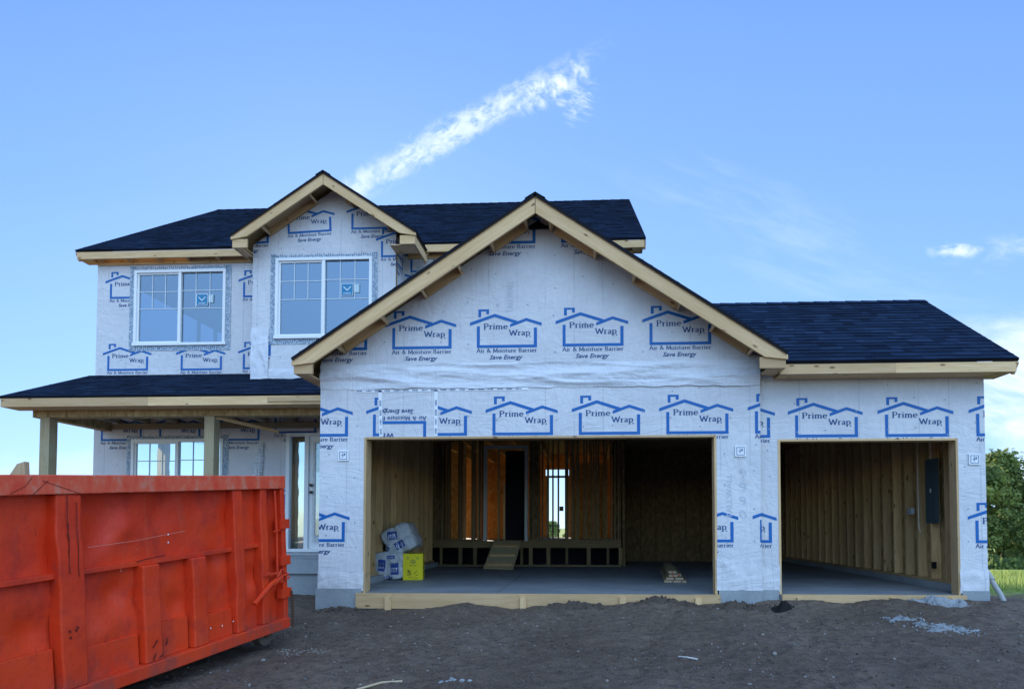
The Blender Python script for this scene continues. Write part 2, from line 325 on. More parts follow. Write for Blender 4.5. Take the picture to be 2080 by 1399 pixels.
# ---------------------------------------------------------------- mesh builder
class MB:
    def __init__(s): s.v = []; s.f = []; s.m = []; s.uv = []; s.c = []; s.k = []
    def mark(s): s.k.append(len(s.f))
    def face(s, pts, mat=0, uv=None, shade=0.5):
        i = len(s.v); s.v += [tuple(p) for p in pts]; s.f.append(tuple(range(i, i + len(pts)))); s.m.append(mat)
        s.uv.append(uv if uv else [(p[0], p[2]) for p in pts]); s.c.append(shade)
    def box(s, lo, hi, mat=0, mtx=None, shade=None, off=None):
        """axis box; uv runs u along its longest side"""
        s.mark(); d = [hi[i] - lo[i] for i in range(3)]; ax = d.index(max(d))
        sh = random.random() if shade is None else shade
        o = random.uniform(0, 40) if off is None else off
        P = lambda a, b_, c: Vector((hi[0] if a else lo[0], hi[1] if b_ else lo[1], hi[2] if c else lo[2]))
        fs = [((0,0,0),(0,1,0),(1,1,0),(1,0,0)), ((0,0,1),(1,0,1),(1,1,1),(0,1,1)), ((0,0,0),(1,0,0),(1,0,1),(0,0,1)),
              ((0,1,0),(0,1,1),(1,1,1),(1,1,0)), ((0,0,0),(0,0,1),(0,1,1),(0,1,0)), ((1,0,0),(1,1,0),(1,1,1),(1,0,1))]
        for k, fc in enumerate(fs):
            pts = [P(*q) for q in fc]
            oth = [a for a in range(3) if a != ax and a != (2, 2, 1, 1, 0, 0)[k]]
            oa = oth[0] if oth else (ax + 1) % 3
            uv = [(p[ax] + o, p[oa] * 1.0 + o * 0.37 + k * 0.13) for p in pts]
            if mtx is not None: pts = [mtx @ p for p in pts]
            s.face(pts, mat, uv, sh)
    def beam(s, p0, p1, w, h, up=(0, 0, 1), mat=0, shade=None):
        """board from p0 to p1, w across, h along up; p0/p1 on its centre line"""
        p0, p1 = Vector(p0), Vector(p1); x = (p1 - p0); ln = x.length; x.normalize()
        y = Vector(up).cross(x).normalized(); z = x.cross(y).normalized()
        m = Matrix((x, y, z)).transposed().to_4x4(); m.translation = p0
        s.box((0, -w / 2, -h / 2), (ln, w / 2, h / 2), mat, m, shade)
    def tube(s, pts, r, mat=0, n=8, shade=0.5, cap=True):
        s.mark(); pts = [Vector(p) for p in pts]; rs = r if isinstance(r, (list, tuple)) else [r] * len(pts); rings = []
        ref = Vector((0.13, 0.27, 1)).normalized()
        for i, p in enumerate(pts):
            d = (pts[min(i + 1, len(pts) - 1)] - pts[max(i - 1, 0)]).normalized()
            a = d.cross(ref); a = a.normalized() if a.length > 0.05 else d.cross(Vector((1, 0, 0))).normalized(); bq = d.cross(a)
            rings.append([p + (a * math.cos(2 * math.pi * k / n) + bq * math.sin(2 * math.pi * k / n)) * rs[i] for k in range(n)])
        for i in range(len(rings) - 1):
            for k in range(n):
                q = (k + 1) % n; s.face([rings[i][k], rings[i][q], rings[i + 1][q], rings[i + 1][k]], mat, None, shade)
        if cap: s.face(rings[0][::-1], mat, None, shade); s.face(rings[-1], mat, None, shade)
    def prism(s, poly, P, depth, mf, mo, own=False):
        """2D convex polygon extruded backwards; P(a,z,d) maps to 3D"""
        n = len(poly); s.face([P(a, z, 0) for a, z in poly], mf, [(a, z) for a, z in poly], 0.5)
        s.face([P(a, z, depth) for a, z in reversed(poly)], mo, None, 0.5)
        for i in range(n):
            a, bq = poly[i], poly[(i + 1) % n]
            s.face([P(*a, 0), P(*a, depth), P(*bq, depth), P(*bq, 0)], mo, None, 0.5)
    def build(s, name, mats, parent=None, smooth=False, weld=False):
        me = bpy.data.meshes.new(name); me.from_pydata(s.v, [], s.f)
        if isinstance(mats, str): mats = [mats]
        for q in mats: me.materials.append(MATS[q])
        me.polygons.foreach_set('material_index', s.m)
        ul = me.uv_layers.new(name='UVMap'); flat = []
        for u in s.uv:
            for a in u: flat += [a[0], a[1]]
        ul.data.foreach_set('uv', flat)
        ca = me.attributes.new('shade', 'FLOAT', 'FACE'); ca.data.foreach_set('value', s.c)
        if weld:
            bm = bmesh.new(); bm.from_mesh(me); bmesh.ops.remove_doubles(bm, verts=bm.verts, dist=1e-5)
            bmesh.ops.recalc_face_normals(bm, faces=bm.faces); bm.to_mesh(me); bm.free()
        if smooth: me.polygons.foreach_set('use_smooth', [True] * len(me.polygons))
        me.update()
        o = bpy.data.objects.new(name, me); COL.objects.link(o)
        if parent is not None:
            o.parent = parent
        return o
def build_each(mb, name, mats, parent, bevel=0):
    """one object per piece collected in the builder"""
    ks = sorted(set(mb.k)) + [len(mb.f)]; o = None
    for a, b_ in zip(ks[:-1], ks[1:]):
        if b_ <= a: continue
        q = MB()
        for i in range(a, b_): q.face([mb.v[j] for j in mb.f[i]], mb.m[i], mb.uv[i], mb.c[i])
        o = q.build(name, mats, parent)
        if bevel: bev(o, bevel)
    return o
def tag(o, label=None, cat=None, group=None, kind=None):
    for k, v in (('label', label), ('category', cat), ('group', group), ('kind', kind)):
        if v: o[k] = v
    return o
def empty(name, loc=(0, 0, 0), rot=(0, 0, 0)):
    o = bpy.data.objects.new(name, None); COL.objects.link(o); o.location = loc; o.rotation_euler = rot; return o
def bev(o, w=0.006, seg=2):
    md = o.modifiers.new('bevel', 'BEVEL'); md.width = w; md.segments = seg; md.limit_method = 'ANGLE'; return o

# ---------------------------------------------------------------- lettering
def penstroke(pts, a, b_, out):
    """ribbon drawn by an elliptical pen (half-width a across, b_ up): thick stems and thin bars"""
    P = [Vector(p) for p in pts]; n = len(P); Lf, Rt = [], []
    for i in range(n):
        d = (P[min(i + 1, n - 1)] - P[max(i - 1, 0)])
        if d.length < 1e-9: d = Vector((1, 0))
        d.normalize(); nx, ny = -d.y, d.x
        q = math.sqrt(a * a * nx * nx + b_ * b_ * ny * ny)
        o = Vector((a * a * nx / q, b_ * b_ * ny / q)); Lf.append(P[i] + o); Rt.append(P[i] - o)
    for i in range(n - 1):
        out.append([tuple(Rt[i]), tuple(Rt[i + 1]), tuple(Lf[i + 1]), tuple(Lf[i])])
def arc(cx, cy, rx, ry, a0, a1, n=10):
    return [(cx + rx * math.cos(R(a0 + (a1 - a0) * i / n)), cy + ry * math.sin(R(a0 + (a1 - a0) * i / n))) for i in range(n + 1)]
X = 0.66
GL = {
 'P': (0.78, [[(.2,0),(.2,1)], [(.2,.97)]+arc(.42,.73,.24,.24,90,-90)+[(.2,.49)]], [(.04,.36,0),(.04,.2,1)]),
 'r': (0.50, [[(.17,0),(.17,X)], [(.17,.42),(.24,.56),(.34,.64),(.44,.60)]], [(.03,.33,0),(.03,.17,X)]),
 'i': (0.34, [[(.17,0),(.17,X)], [(.17,.86),(.17,.97)]], [(.03,.31,0),(.03,.17,X)]),
 'm': (1.06, [[(.17,0),(.17,X)], [(.17,.45)]+arc(.35,.45,.17,.18,160,0)+[(.52,0)], [(.52,.45)]+arc(.70,.45,.17,.18,160,0)+[(.87,0)]], [(.03,.31,0),(.40,.64,0),(.75,1.01,0),(.03,.17,X)]),
 'n': (0.70, [[(.17,0),(.17,X)], [(.17,.45)]+arc(.35,.45,.17,.18,160,0)+[(.52,0)]], [(.03,.31,0),(.40,.64,0),(.03,.17,X)]),
 'e': (0.64, [[(.10,.36),(.54,.36)], arc(.32,.33,.23,.31,8,320,16)], []),
 'W': (1.26, [[(.10,1),(.38,0)], [(.38,0),(.64,.92)], [(.64,.92),(.90,0)], [(.90,0),(1.16,1)]], [(-.02,.24,1),(1.04,1.26,1)]),
 'a': (0.62, [[(.12,.54),(.2,.63),(.32,.65),(.43,.58),(.45,.45),(.45,.1),(.56,.02)], [(.45,.38),(.25,.32),(.12,.22),(.12,.1),(.22,.02),(.34,.04),(.45,.13)]], []),
 'p': (0.70, [[(.17,-.30),(.17,X)], arc(.36,.33,.24,.32,145,-145,14)], [(.03,.33,-.30),(.03,.17,X)]),
 'A': (0.86, [[(.08,0),(.43,1)], [(.43,1),(.78,0)], [(.22,.35),(.64,.35)]], [(-.02,.2,0),(.64,.9,0)]),
 'M': (1.06, [[(.15,0),(.18,1)], [(.18,1),(.53,.1)], [(.53,.1),(.87,1)], [(.87,1),(.92,0)]], [(.02,.3,0),(.76,1.04,0),(.05,.2,1),(.86,1.02,1)]),
 'o': (0.68, [arc(.34,.33,.25,.32,0,360,18)], []),
 's': (0.52, [[(.42,.54),(.34,.64),(.2,.63),(.13,.52),(.2,.42),(.36,.33),(.43,.2),(.36,.06),(.2,.02),(.10,.12)]], []),
 't': (0.44, [[(.19,.88),(.19,.12),(.26,.02),(.38,.06)], [(.04,X),(.37,X)]], []),
 'u': (0.70, [[(.16,X),(.16,.2),(.24,.04),(.38,.04),(.52,.18)], [(.52,X),(.52,0)]], [(.04,.16,X),(.40,.52,X),(.52,.64,0)]),
 'B': (0.80, [[(.2,0),(.2,1)], [(.2,.98)]+arc(.4,.76,.2,.22,90,-90)+[(.2,.53)], [(.2,.53)]+arc(.44,.27,.22,.26,90,-90)+[(.2,.01)]], []),
 '&': (0.95, [[(.85,.02),(.30,.72),(.28,.88),(.40,.98),(.52,.88),(.48,.72),(.18,.42),(.12,.2),(.26,.03),(.45,.04),(.66,.25),(.74,.5)]], []),
 ' ': (0.38, [], []),
}
def serif_text(txt, x0, y0, cap, width=None, a=.062, b_=.028):
    adv = sum(GL[ch][0] for ch in txt) * cap; sx = (width / adv) if width else 1.0
    out = []; x = 0.0
    for ch in txt:
        w, strokes, ser = GL[ch]; tmp = []
        for st in strokes: penstroke(st, a, b_, tmp)
        for s0, s1, y in ser: tmp.append([(s0, y - .03), (s1, y - .03), (s1, y + .03), (s0, y + .03)])
        for q in tmp: out.append([(x0 + (x + px_) * cap * sx, y0 + py_ * cap) for px_, py_ in q])
        x += w
    return out
def font_text(txt, x0, y0, cap, width=None, shear=0.0, bold=0.0):
    cu = bpy.data.curves.new('lettering', 'FONT'); cu.body = txt; cu.size = 1.0; cu.shear = shear; cu.offset = bold; cu.resolution_u = 2
    o = bpy.data.objects.new('lettering', cu); COL.objects.link(o)
    dg = bpy.context.evaluated_depsgraph_get(); me = o.evaluated_get(dg).to_mesh()
    ps = [[(me.vertices[i].co.x, me.vertices[i].co.y) for i in p.vertices] for p in me.polygons]
    o.evaluated_get(dg).to_mesh_clear(); bpy.data.objects.remove(o); bpy.data.curves.remove(cu)
    xs = [p[0] for q in ps for p in q]; k = cap / 0.73; mx = min(xs); sx = width / (max(xs) - mx) if width else k
    return [[(x0 + (p[0] - mx) * sx, y0 + p[1] * k) for p in q] for q in ps]
# the printed emblem: two roofs, chimney, open box, words.  Origin at the box's lower left corner, metres.
k_ = 1 / 495.0
def E_(x, y): return ((x - 742) * k_, (1162 - y) * k_)
def band(pts, w):
    o = []; hw = w * k_ / 2
    for (x0, y0), (x1, y1) in zip(pts[:-1], pts[1:]):
        a, c = E_(x0, y0), E_(x1, y1); o.append([(a[0], a[1] - hw), (c[0], c[1] - hw), (c[0], c[1] + hw), (a[0], a[1] + hw)])
    return o
def rect(x0, y0, x1, y1):
    a, c = E_(x0, y1), E_(x1, y0); return [(a[0], a[1]), (c[0], a[1]), (c[0], c[1]), (a[0], c[1])]
EMB_BLUE = [rect(752, 888, 772, 943), rect(772, 888, 828, 902), rect(808, 902, 828, 922),
            rect(742, 1008, 763, 1162), rect(763, 1142, 1145, 1162), rect(1145, 1022, 1167, 1162)]
EMB_BLUE += band([(693, 992), (868, 932), (1030, 985)], 22) + band([(977, 1006), (1092, 964), (1200, 999)], 21)
EMB_NAVY = serif_text('Prime', E_(787, 1030)[0], E_(787, 1030)[1], 40 * k_, 175 * k_, .088, .046) + \
    serif_text('Wrap', E_(968, 1076)[0], E_(968, 1076)[1], 40 * k_, 152 * k_, .088, .046) + \
    serif_text('Air & Moisture Barrier', E_(740, 1195)[0], E_(740, 1195)[1], 28 * k_, 427 * k_, .085, .05)
_a = [(math.cos(R(a)) * 5, math.sin(R(a)) * 5) for a in range(0, 360, 60)]
EMB_NAVY += [[(E_(1118 + p, 1084 + q)) for p, q in _a]]
EMB_NAVY += font_text('Save Energy', E_(833, 1243)[0], E_(833, 1243)[1], 31 * k_, 234 * k_, 0.28, 0.02)

def clip(poly, region):
    """Sutherland-Hodgman of a polygon against a convex counter-clockwise region"""
    outp = poly
    for i in range(len(region)):
        a, b_ = region[i], region[(i + 1) % len(region)]; ex, ey = b_[0] - a[0], b_[1] - a[1]
        inp, outp = outp, []
        if not inp: return []
        dist = [ex * (p[1] - a[1]) - ey * (p[0] - a[0]) for p in inp]
        for j in range(len(inp)):
            k = (j + 1) % len(inp); d0, d1 = dist[j], dist[k]
            if d0 >= 0: outp.append(inp[j])
            if (d0 >= 0) != (d1 >= 0):
                q = d0 / (d0 - d1); outp.append((inp[j][0] + (inp[k][0] - inp[j][0]) * q, inp[j][1] + (inp[k][1] - inp[j][1]) * q))
    return outp if len(outp) > 2 else []
def emblem(mb, x, z, P, regions, tilt=0.0, flip=False, blue=1, navy=2, proud=0.003, sc_=1.0, only=None):
    ct, st = math.cos(tilt), math.sin(tilt); n = 0
    for polys, mat in ((EMB_BLUE, blue), (EMB_NAVY, navy)):
        for q in polys:
            pts = []
            for (a, c) in q:
                a *= sc_; c *= sc_
                if flip: a, c = 0.86 - a, -c
                pts.append((x + a * ct - c * st, z + a * st + c * ct))
            area = sum(pts[i][0] * pts[(i + 1) % len(pts)][1] - pts[(i + 1) % len(pts)][0] * pts[i][1] for i in range(len(pts)))
            if area < 0: pts.reverse()
            n += 1
            for rg in regions:
                c = clip(pts, rg)
                if c: mb.face([P(a, b_, -(proud + (n % 9) * 0.00012)) for a, b_ in c], mat, c, 0.5)
def bx2(x0, z0, x1, z1): return [(x0, z0), (x1, z0), (x1, z1), (x0, z1)]
def marks(mb, P, regions, n, mat=3, seed=1, step=None):
    """cap nails that hold the sheet"""
    rn = random.Random(seed)
    for rg in regions:
        xs = [p[0] for p in rg]; zs = [p[1] for p in rg]; x0, x1, z0, z1 = min(xs), max(xs), min(zs), max(zs)
        x = x0 + 0.12
        while x < x1:
            z = z0 + rn.uniform(0.05, 0.4)
            while z < z1:
                cx, cz = x + rn.uniform(-.03, .03), z; rr = 0.011
                c = [(cx + rr * math.cos(a * math.pi / 3), cz + rr * math.sin(a * math.pi / 3)) for a in range(6)]
                if len(clip(c, rg)) == 6: mb.face([P(a, b_, -0.005) for a, b_ in c], mat, c, 0.5)
                z += rn.uniform(0.35, 0.75)
            x += 0.4064
def tape_line(mb, P, p0, p1, w=0.04, base=4, ink=2, proud=0.006, seed=3):
    """thin tape with its row of tiny dark lettering"""
    a, c = Vector(p0), Vector(p1); d = (c - a); ln = d.length; d.normalize(); nn = Vector((-d.y, d.x)); rn = random.Random(seed)
    q = [a - nn * w / 2, c - nn * w / 2, c + nn * w / 2, a + nn * w / 2]; mb.face([P(p.x, p.y, -proud) for p in q], base, [tuple(p) for p in q], .5)
    s_ = 0.03
    while s_ < ln - 0.1:
        for k in range(5):
            h = w * rn.uniform(.18, .34); o = a + d * (s_ + k * 0.017)
            q = [o - nn * h, o + d * 0.010 - nn * h, o + d * 0.010 + nn * h, o + nn * h]
            mb.face([P(p.x, p.y, -proud - .001) for p in q], ink, [tuple(p) for p in q], .5)
        s_ += 0.135

# ================================================================ HOUSE
house = empty('house', (0, 0, 0))
tag(house, 'two storey house under construction in white building wrap with open garage bays', 'house')
WM = ['wrap', 'print_blue', 'print_navy', 'nail_cap', 'tape_white', 'osb', 'print_faint']
APX, APZ, SL = -0.72, 5.38, 0.66
def wall(name, regions, P, depth=0.14, mo=5):
    mb = MB()
    for rg in regions: mb.prism(rg, P, depth, 0, mo)
    return mb
def PY_(Y): return lambda a, z, d: (a, Y + d, z)

# --- garage front wall
GX0, GX1, OX0, OX1, OZ = -3.85, 2.38, -3.20, 1.77, 2.21
fr = [bx2(GX0, 0.06, OX0, OZ), bx2(OX1, 0.06, GX1, OZ), bx2(GX0, OZ, GX1, 3.28),
      [(GX0, 3.28), (GX1, 3.28), (GX1, APZ - SL * (GX1 - APX)), (APX, APZ), (GX0, APZ - SL * (APX - GX0))]]
P0 = PY_(0.0); mb = wall('front', fr, P0)
SP = 1.222
for i in range(-1, 6): emblem(mb, -2.81 + SP * i, 3.47 + 0.004 * i, P0, fr)
for i in range(0, 3): emblem(mb, -1.61 + SP * i, 4.965, P0, fr)
patch = [bx2(-2.96, OZ, -2.17, 2.86)]
lowreg = [bx2(GX0, 0.06, OX0, OZ), bx2(OX1, 0.06, GX1, OZ), bx2(GX0, OZ, -2.96, 2.86), bx2(-2.17, OZ, GX1, 2.86)]
for x in (-4.30, -3.08): emblem(mb, x, 2.225, P0, [lowreg[0], lowreg[2]])
for i in range(-1, 4): emblem(mb, -1.36 + SP * i, 2.225, P0, [lowreg[1], lowreg[3]])
for x in (-4.33, 1.14, 2.36): emblem(mb, x, 0.72, P0, lowreg)
emblem(mb, -2.62 - 0.55, 2.44, P0, patch, 0.0, True, proud=0.004)
marks(mb, P0, fr, 0)
for x0, x1, z in ((-3.35, -0.85, 2.875), (1.25, 2.34, 2.93)): tape_line(mb, P0, (x0, z), (x1, z + 0.01))
tape_line(mb, P0, (-2.96, 2.22), (-2.98, 2.88), 0.05); tape_line(mb, P0, (-2.17, 2.22), (-2.17, 2.88), 0.05); tape_line(mb, P0, (2.355, 2.95), (2.355, 3.3), 0.035)
def vert_text(mb, P, txt, x, z, cap, ln, mat):
    for q in font_text(txt, 0, 0, cap, ln):
        mb.face([P(x - c, z + a, -0.004) for a, c in q], mat, None, .5)
vert_text(mb, P0, 'TALLWALL', -1.07, 3.98, 0.10, 0.46, 6); vert_text(mb, P0, 'TALLWALL', 1.98, 1.05, 0.08, 0.62, 6)
vert_text(mb, P0, 'DuraFrame', -0.12, 3.98, 0.07, 0.5, 6) if False else None
for i, ch in enumerate('9990'): 
    for q in font_text(ch, 2.08, 1.62 - 0.19 * i, 0.12, 0.10, -0.2): mb.face([P0(a, c, -0.004) for a, c in q], 6, None, .5)
gw = mb.build('wall', WM, house); tag(gw, 'gabled garage front wall with wide opening')

def rnd_sheet(name, x0, x1, z0, z1, Y, amp=0.012, mat='wrap_sheet', nx=70, nz_=14, seed=0, parent=house, edge=0.012, fx=1.0, fz=4.0, slant=0.5):
    """a loose strip of wrap: a fine grid with slack folds and a ragged lower edge"""
    mb = MB(); g = []
    for j in range(nz_ + 1):
        row = []
        for i in range(nx + 1):
            a = x0 + (x1 - x0) * i / nx; q = j / nz_
            zz = z0 + (z1 - z0) * q
            if j == 0: zz += edge * noise.noise(Vector((a * 5, seed, 0.3))) * 2
            f = noise.noise(Vector((a * fx + zz * slant, zz * fz, seed * 3.1)))
            f2 = noise.noise(Vector((a * fx * 3 + zz * slant * 2, zz * fz * 2.6, seed * 1.7)))
            d = amp * (0.75 - abs(f) * 1.6 + 0.5 * (0.5 - abs(f2))) * math.sin(math.pi * min(1, max(0.04, q if q < .5 else 1 - q) * 2 + 0.25) / 2)
            row.append((a, Y - 0.0065 - max(d, 0), zz))
        g.append(row)
    for j in range(nz_):
        for i in range(nx): mb.face([g[j][i], g[j][i + 1], g[j + 1][i + 1], g[j + 1][i]], 0)
    o = mb.build(name, mat, parent, True, False)
    bm = bmesh.new(); bm.from_mesh(o.data); bmesh.ops.remove_doubles(bm, verts=bm.verts, dist=1e-5); bm.to_mesh(o.data); bm.free()
    return o
rnd_sheet('wrap_strip', GX0, GX1 - 0.004, 2.90, 3.26, 0.0, 0.048, nx=160, nz_=26, seed=4, fx=0.9, fz=7, slant=2.2)
rnd_sheet('wrap_strip', GX0 - 0.004, OX0 + 0.01, 0.03, 0.30, 0.0, 0.02, nx=40, seed=2, fx=6, fz=2, mat='wrap')
rnd_sheet('wrap_strip', OX1 - 0.01, GX1 + 0.004, 0.05, 0.50, 0.0, 0.022, nx=40, nz_=20, seed=9, fx=4, fz=3, mat='wrap')

# side walls of the garage block
mb = MB()
for rg in [bx2(0.14, 0.06, 3.5, 3.22)]: mb.prism(rg, lambda a, z, d: (GX0 + d, a, z), 0.014, 0, 5)
mb.build('wall', WM, house)
# right bay wall, set back
BY = 0.10; BX1 = 5.455; B0, B1 = 2.645, 5.085; BO = 2.155
br = [bx2(GX1 + .001, 0.06, B0, BO), bx2(B1, 0.06, BX1, BO), bx2(GX1 + .001, BO, BX1, 3.12)]
Pb = PY_(BY); mb = wall('bay', br, Pb)
for i in range(-1, 4):
    emblem(mb, 2.885 + 1.228 * i + (0.025 if i < 0 else 0), 2.18, Pb, br)
emblem(mb, 1.69, 0.71, Pb, br); emblem(mb, 5.30, 0.71, Pb, br)
marks(mb, Pb, br, 0, seed=5)
o = mb.build('wall', WM, house); tag(o, 'set back wall round the single garage bay')
rnd_sheet('wrap_strip', GX1 + 0.02, B0 + 0.005, 0.03, 0.4, BY, 0.02, nx=24, seed=12, fx=5, mat='wrap')
rnd_sheet('wrap_strip', B1 - 0.01, BX1 + 0.004, 0.03, 0.35, BY, 0.016, nx=24, seed=13, fx=5, mat='wrap')
mb = MB()   # right side of the bay with its gable
mb.prism([(BY + .14, 0.06), (8.7, 0.06), (8.7, 3.10), (2.1, 4.66), (BY + .14, 3.38)], lambda a, z, d: (BX1 - d, a, z), 0.014, 0, 5)
mb.build('wall', WM, house)

# --- main house walls
MY = 3.5; MX0, MX1 = -10.03, 0.86
wx0, wx1, wz0, wz1 = -9.23, -7.32, 4.60, 6.15      # upper left window
px0, px1, pz0, pz1 = -9.22, -7.32, 1.15, 2.70      # porch window
dx0, dx1, dz0, dz1 = -6.02, -4.90, 0.50, 2.80      # front door and sidelight
mr = [bx2(MX0, 0.2, px0, 4.0), bx2(px0, 0.2, px1, pz0), bx2(px0, pz1, px1, 4.0), bx2(px1, 0.2, dx0, 4.0), bx2(dx0, dz1, dx1, 4.0), bx2(dx0, .2, dx1, dz0 - .05), bx2(dx1, .2, -3.84, 4.0)]
mr2 = [bx2(MX0, 4.0, wx0, 6.47), bx2(wx0, 4.0, wx1, wz0), bx2(wx0, wz1, wx1, 6.47), bx2(wx1, 4.0, MX1, 6.47)]
mr3 = [bx2(-3.84, 3.0, MX1, 4.0)]
Pm = PY_(MY); mb = wall('main', mr + mr2 + mr3, Pm)
for x, z in ((-9.76, 5.58), (-6.97, 5.56), (-4.1, 5.55), (-2.9, 5.55), (-1.7, 5.55), (-9.78, 4.10), (-8.24, 4.09), (-6.95, 4.10), (-3.55, 6.0), (-0.4, 5.55)):
    emblem(mb, x, z, Pm, [q for q in mr2 if not (x == -9.78 and 0)])
for x, z in ((-9.88, 2.67), (-8.66, 2.66), (-7.44, 2.66), (-6.28, 2.80), (-5.06, 2.80), (-6.9, 1.3)):
    emblem(mb, x, z, Pm, [q for q in mr])
marks(mb, Pm, mr + mr2, 0, seed=8)
o = mb.build('wall', WM, house); tag(o, 'main front wall behind the porch')
# the other outside walls, left side with its gable, rear wall with openings, right side
mb = MB()
GZ = 9.66
mb.prism([(MY + .14, 0.2), (11.9, 0.2), (11.9, 7.18), (8.2, GZ), (MY + .14, 6.52)], lambda a, z, d: (MX0 + d, a, z), 0.014, 0, 5)
mb.prism([(MY + .14, 3.9), (11.9, 3.9), (11.9, 7.18), (8.2, GZ), (MY + .14, 6.52)], lambda a, z, d: (MX1 - d, a, z), 0.014, 0, 5)
build_each(mb, 'wall', WM, house)
mb = MB(); mb.prism(bx2(8.9, .2, 11.88, 3.9), lambda a, z, d: (MX1 - d, a, z), 0.014, 0, 5); mb.build('wall', WM, house)

# --- dormer bay
DY = 2.9; D0, D1 = -6.45, -3.66; DC, DH, DZ = -4.90, 1.74, 7.50
wX0, wX1, wZ0, wZ1 = -5.99, -4.11, 4.52, 6.08
dtop = lambda x: DZ - 0.12 - 0.66 * abs(x - DC)
dr = [bx2(D0, 3.78, wX0, dtop(D0)), bx2(wX0, 3.78, wX1, wZ0), bx2(wX0, wZ1, wX1, dtop(D0)), bx2(wX1, 3.78, D1, dtop(D0)),
      [(D0, dtop(D0)), (D1, dtop(D0)), (D1, dtop(D1)), (DC, dtop(DC))]]
Pd = PY_(DY); mb = wall('dormer', dr, Pd, 0.1)
dr_e = [bx2(D0, 3.78, wX0, dtop(D0)), bx2(wX0, 3.78, wX1, wZ0), bx2(wX0, wZ1, wX1, dtop(D0)), bx2(wX1, 3.78, D1, dtop(D0)), dr[4]]
for x, z, tl in ((-5.77, 6.55, 0.045), (-4.53, 6.61, 0.0), (-7.0, 6.36, 0.03), (-6.93, 4.20, 0), (-5.02, 4.17, 0), (-3.95, 6.06, 0)):
    emblem(mb, x, z, Pd, dr_e, tl)
marks(mb, Pd, dr, 0, seed=15)
Pside = lambda a, z, d: (D1 - d, a, z)
mb.prism(bx2(DY + .1, 3.78, MY, 6.5), lambda a, z, d: (D1 - d - 0.001, a, z), 0.06, 0, 5)
emblem(mb, DY - 0.42, 5.96, lambda a, z, d: (D1 - d, a, z), [bx2(DY + .01, 3.8, MY - .01, 6.45)])
mb.prism(bx2(DY + .1, 3.78, MY, 6.5), lambda a, z, d: (D0 + d + 0.001, a, z), 0.06, 0, 5)
o = mb.build('wall', WM, house); tag(o, 'bumped out upper bay under the small gable')
rnd_sheet('wrap_strip', D0 - .01, D0 + 0.34, 3.75, 4.75, DY, 0.03, nx=20, nz_=40, seed=31, fx=6, fz=3)
rnd_sheet('wrap_strip', D0 + .34, D1, 3.76, 3.95, DY, 0.02, nx=60, nz_=8, seed=32, fx=5, fz=2)

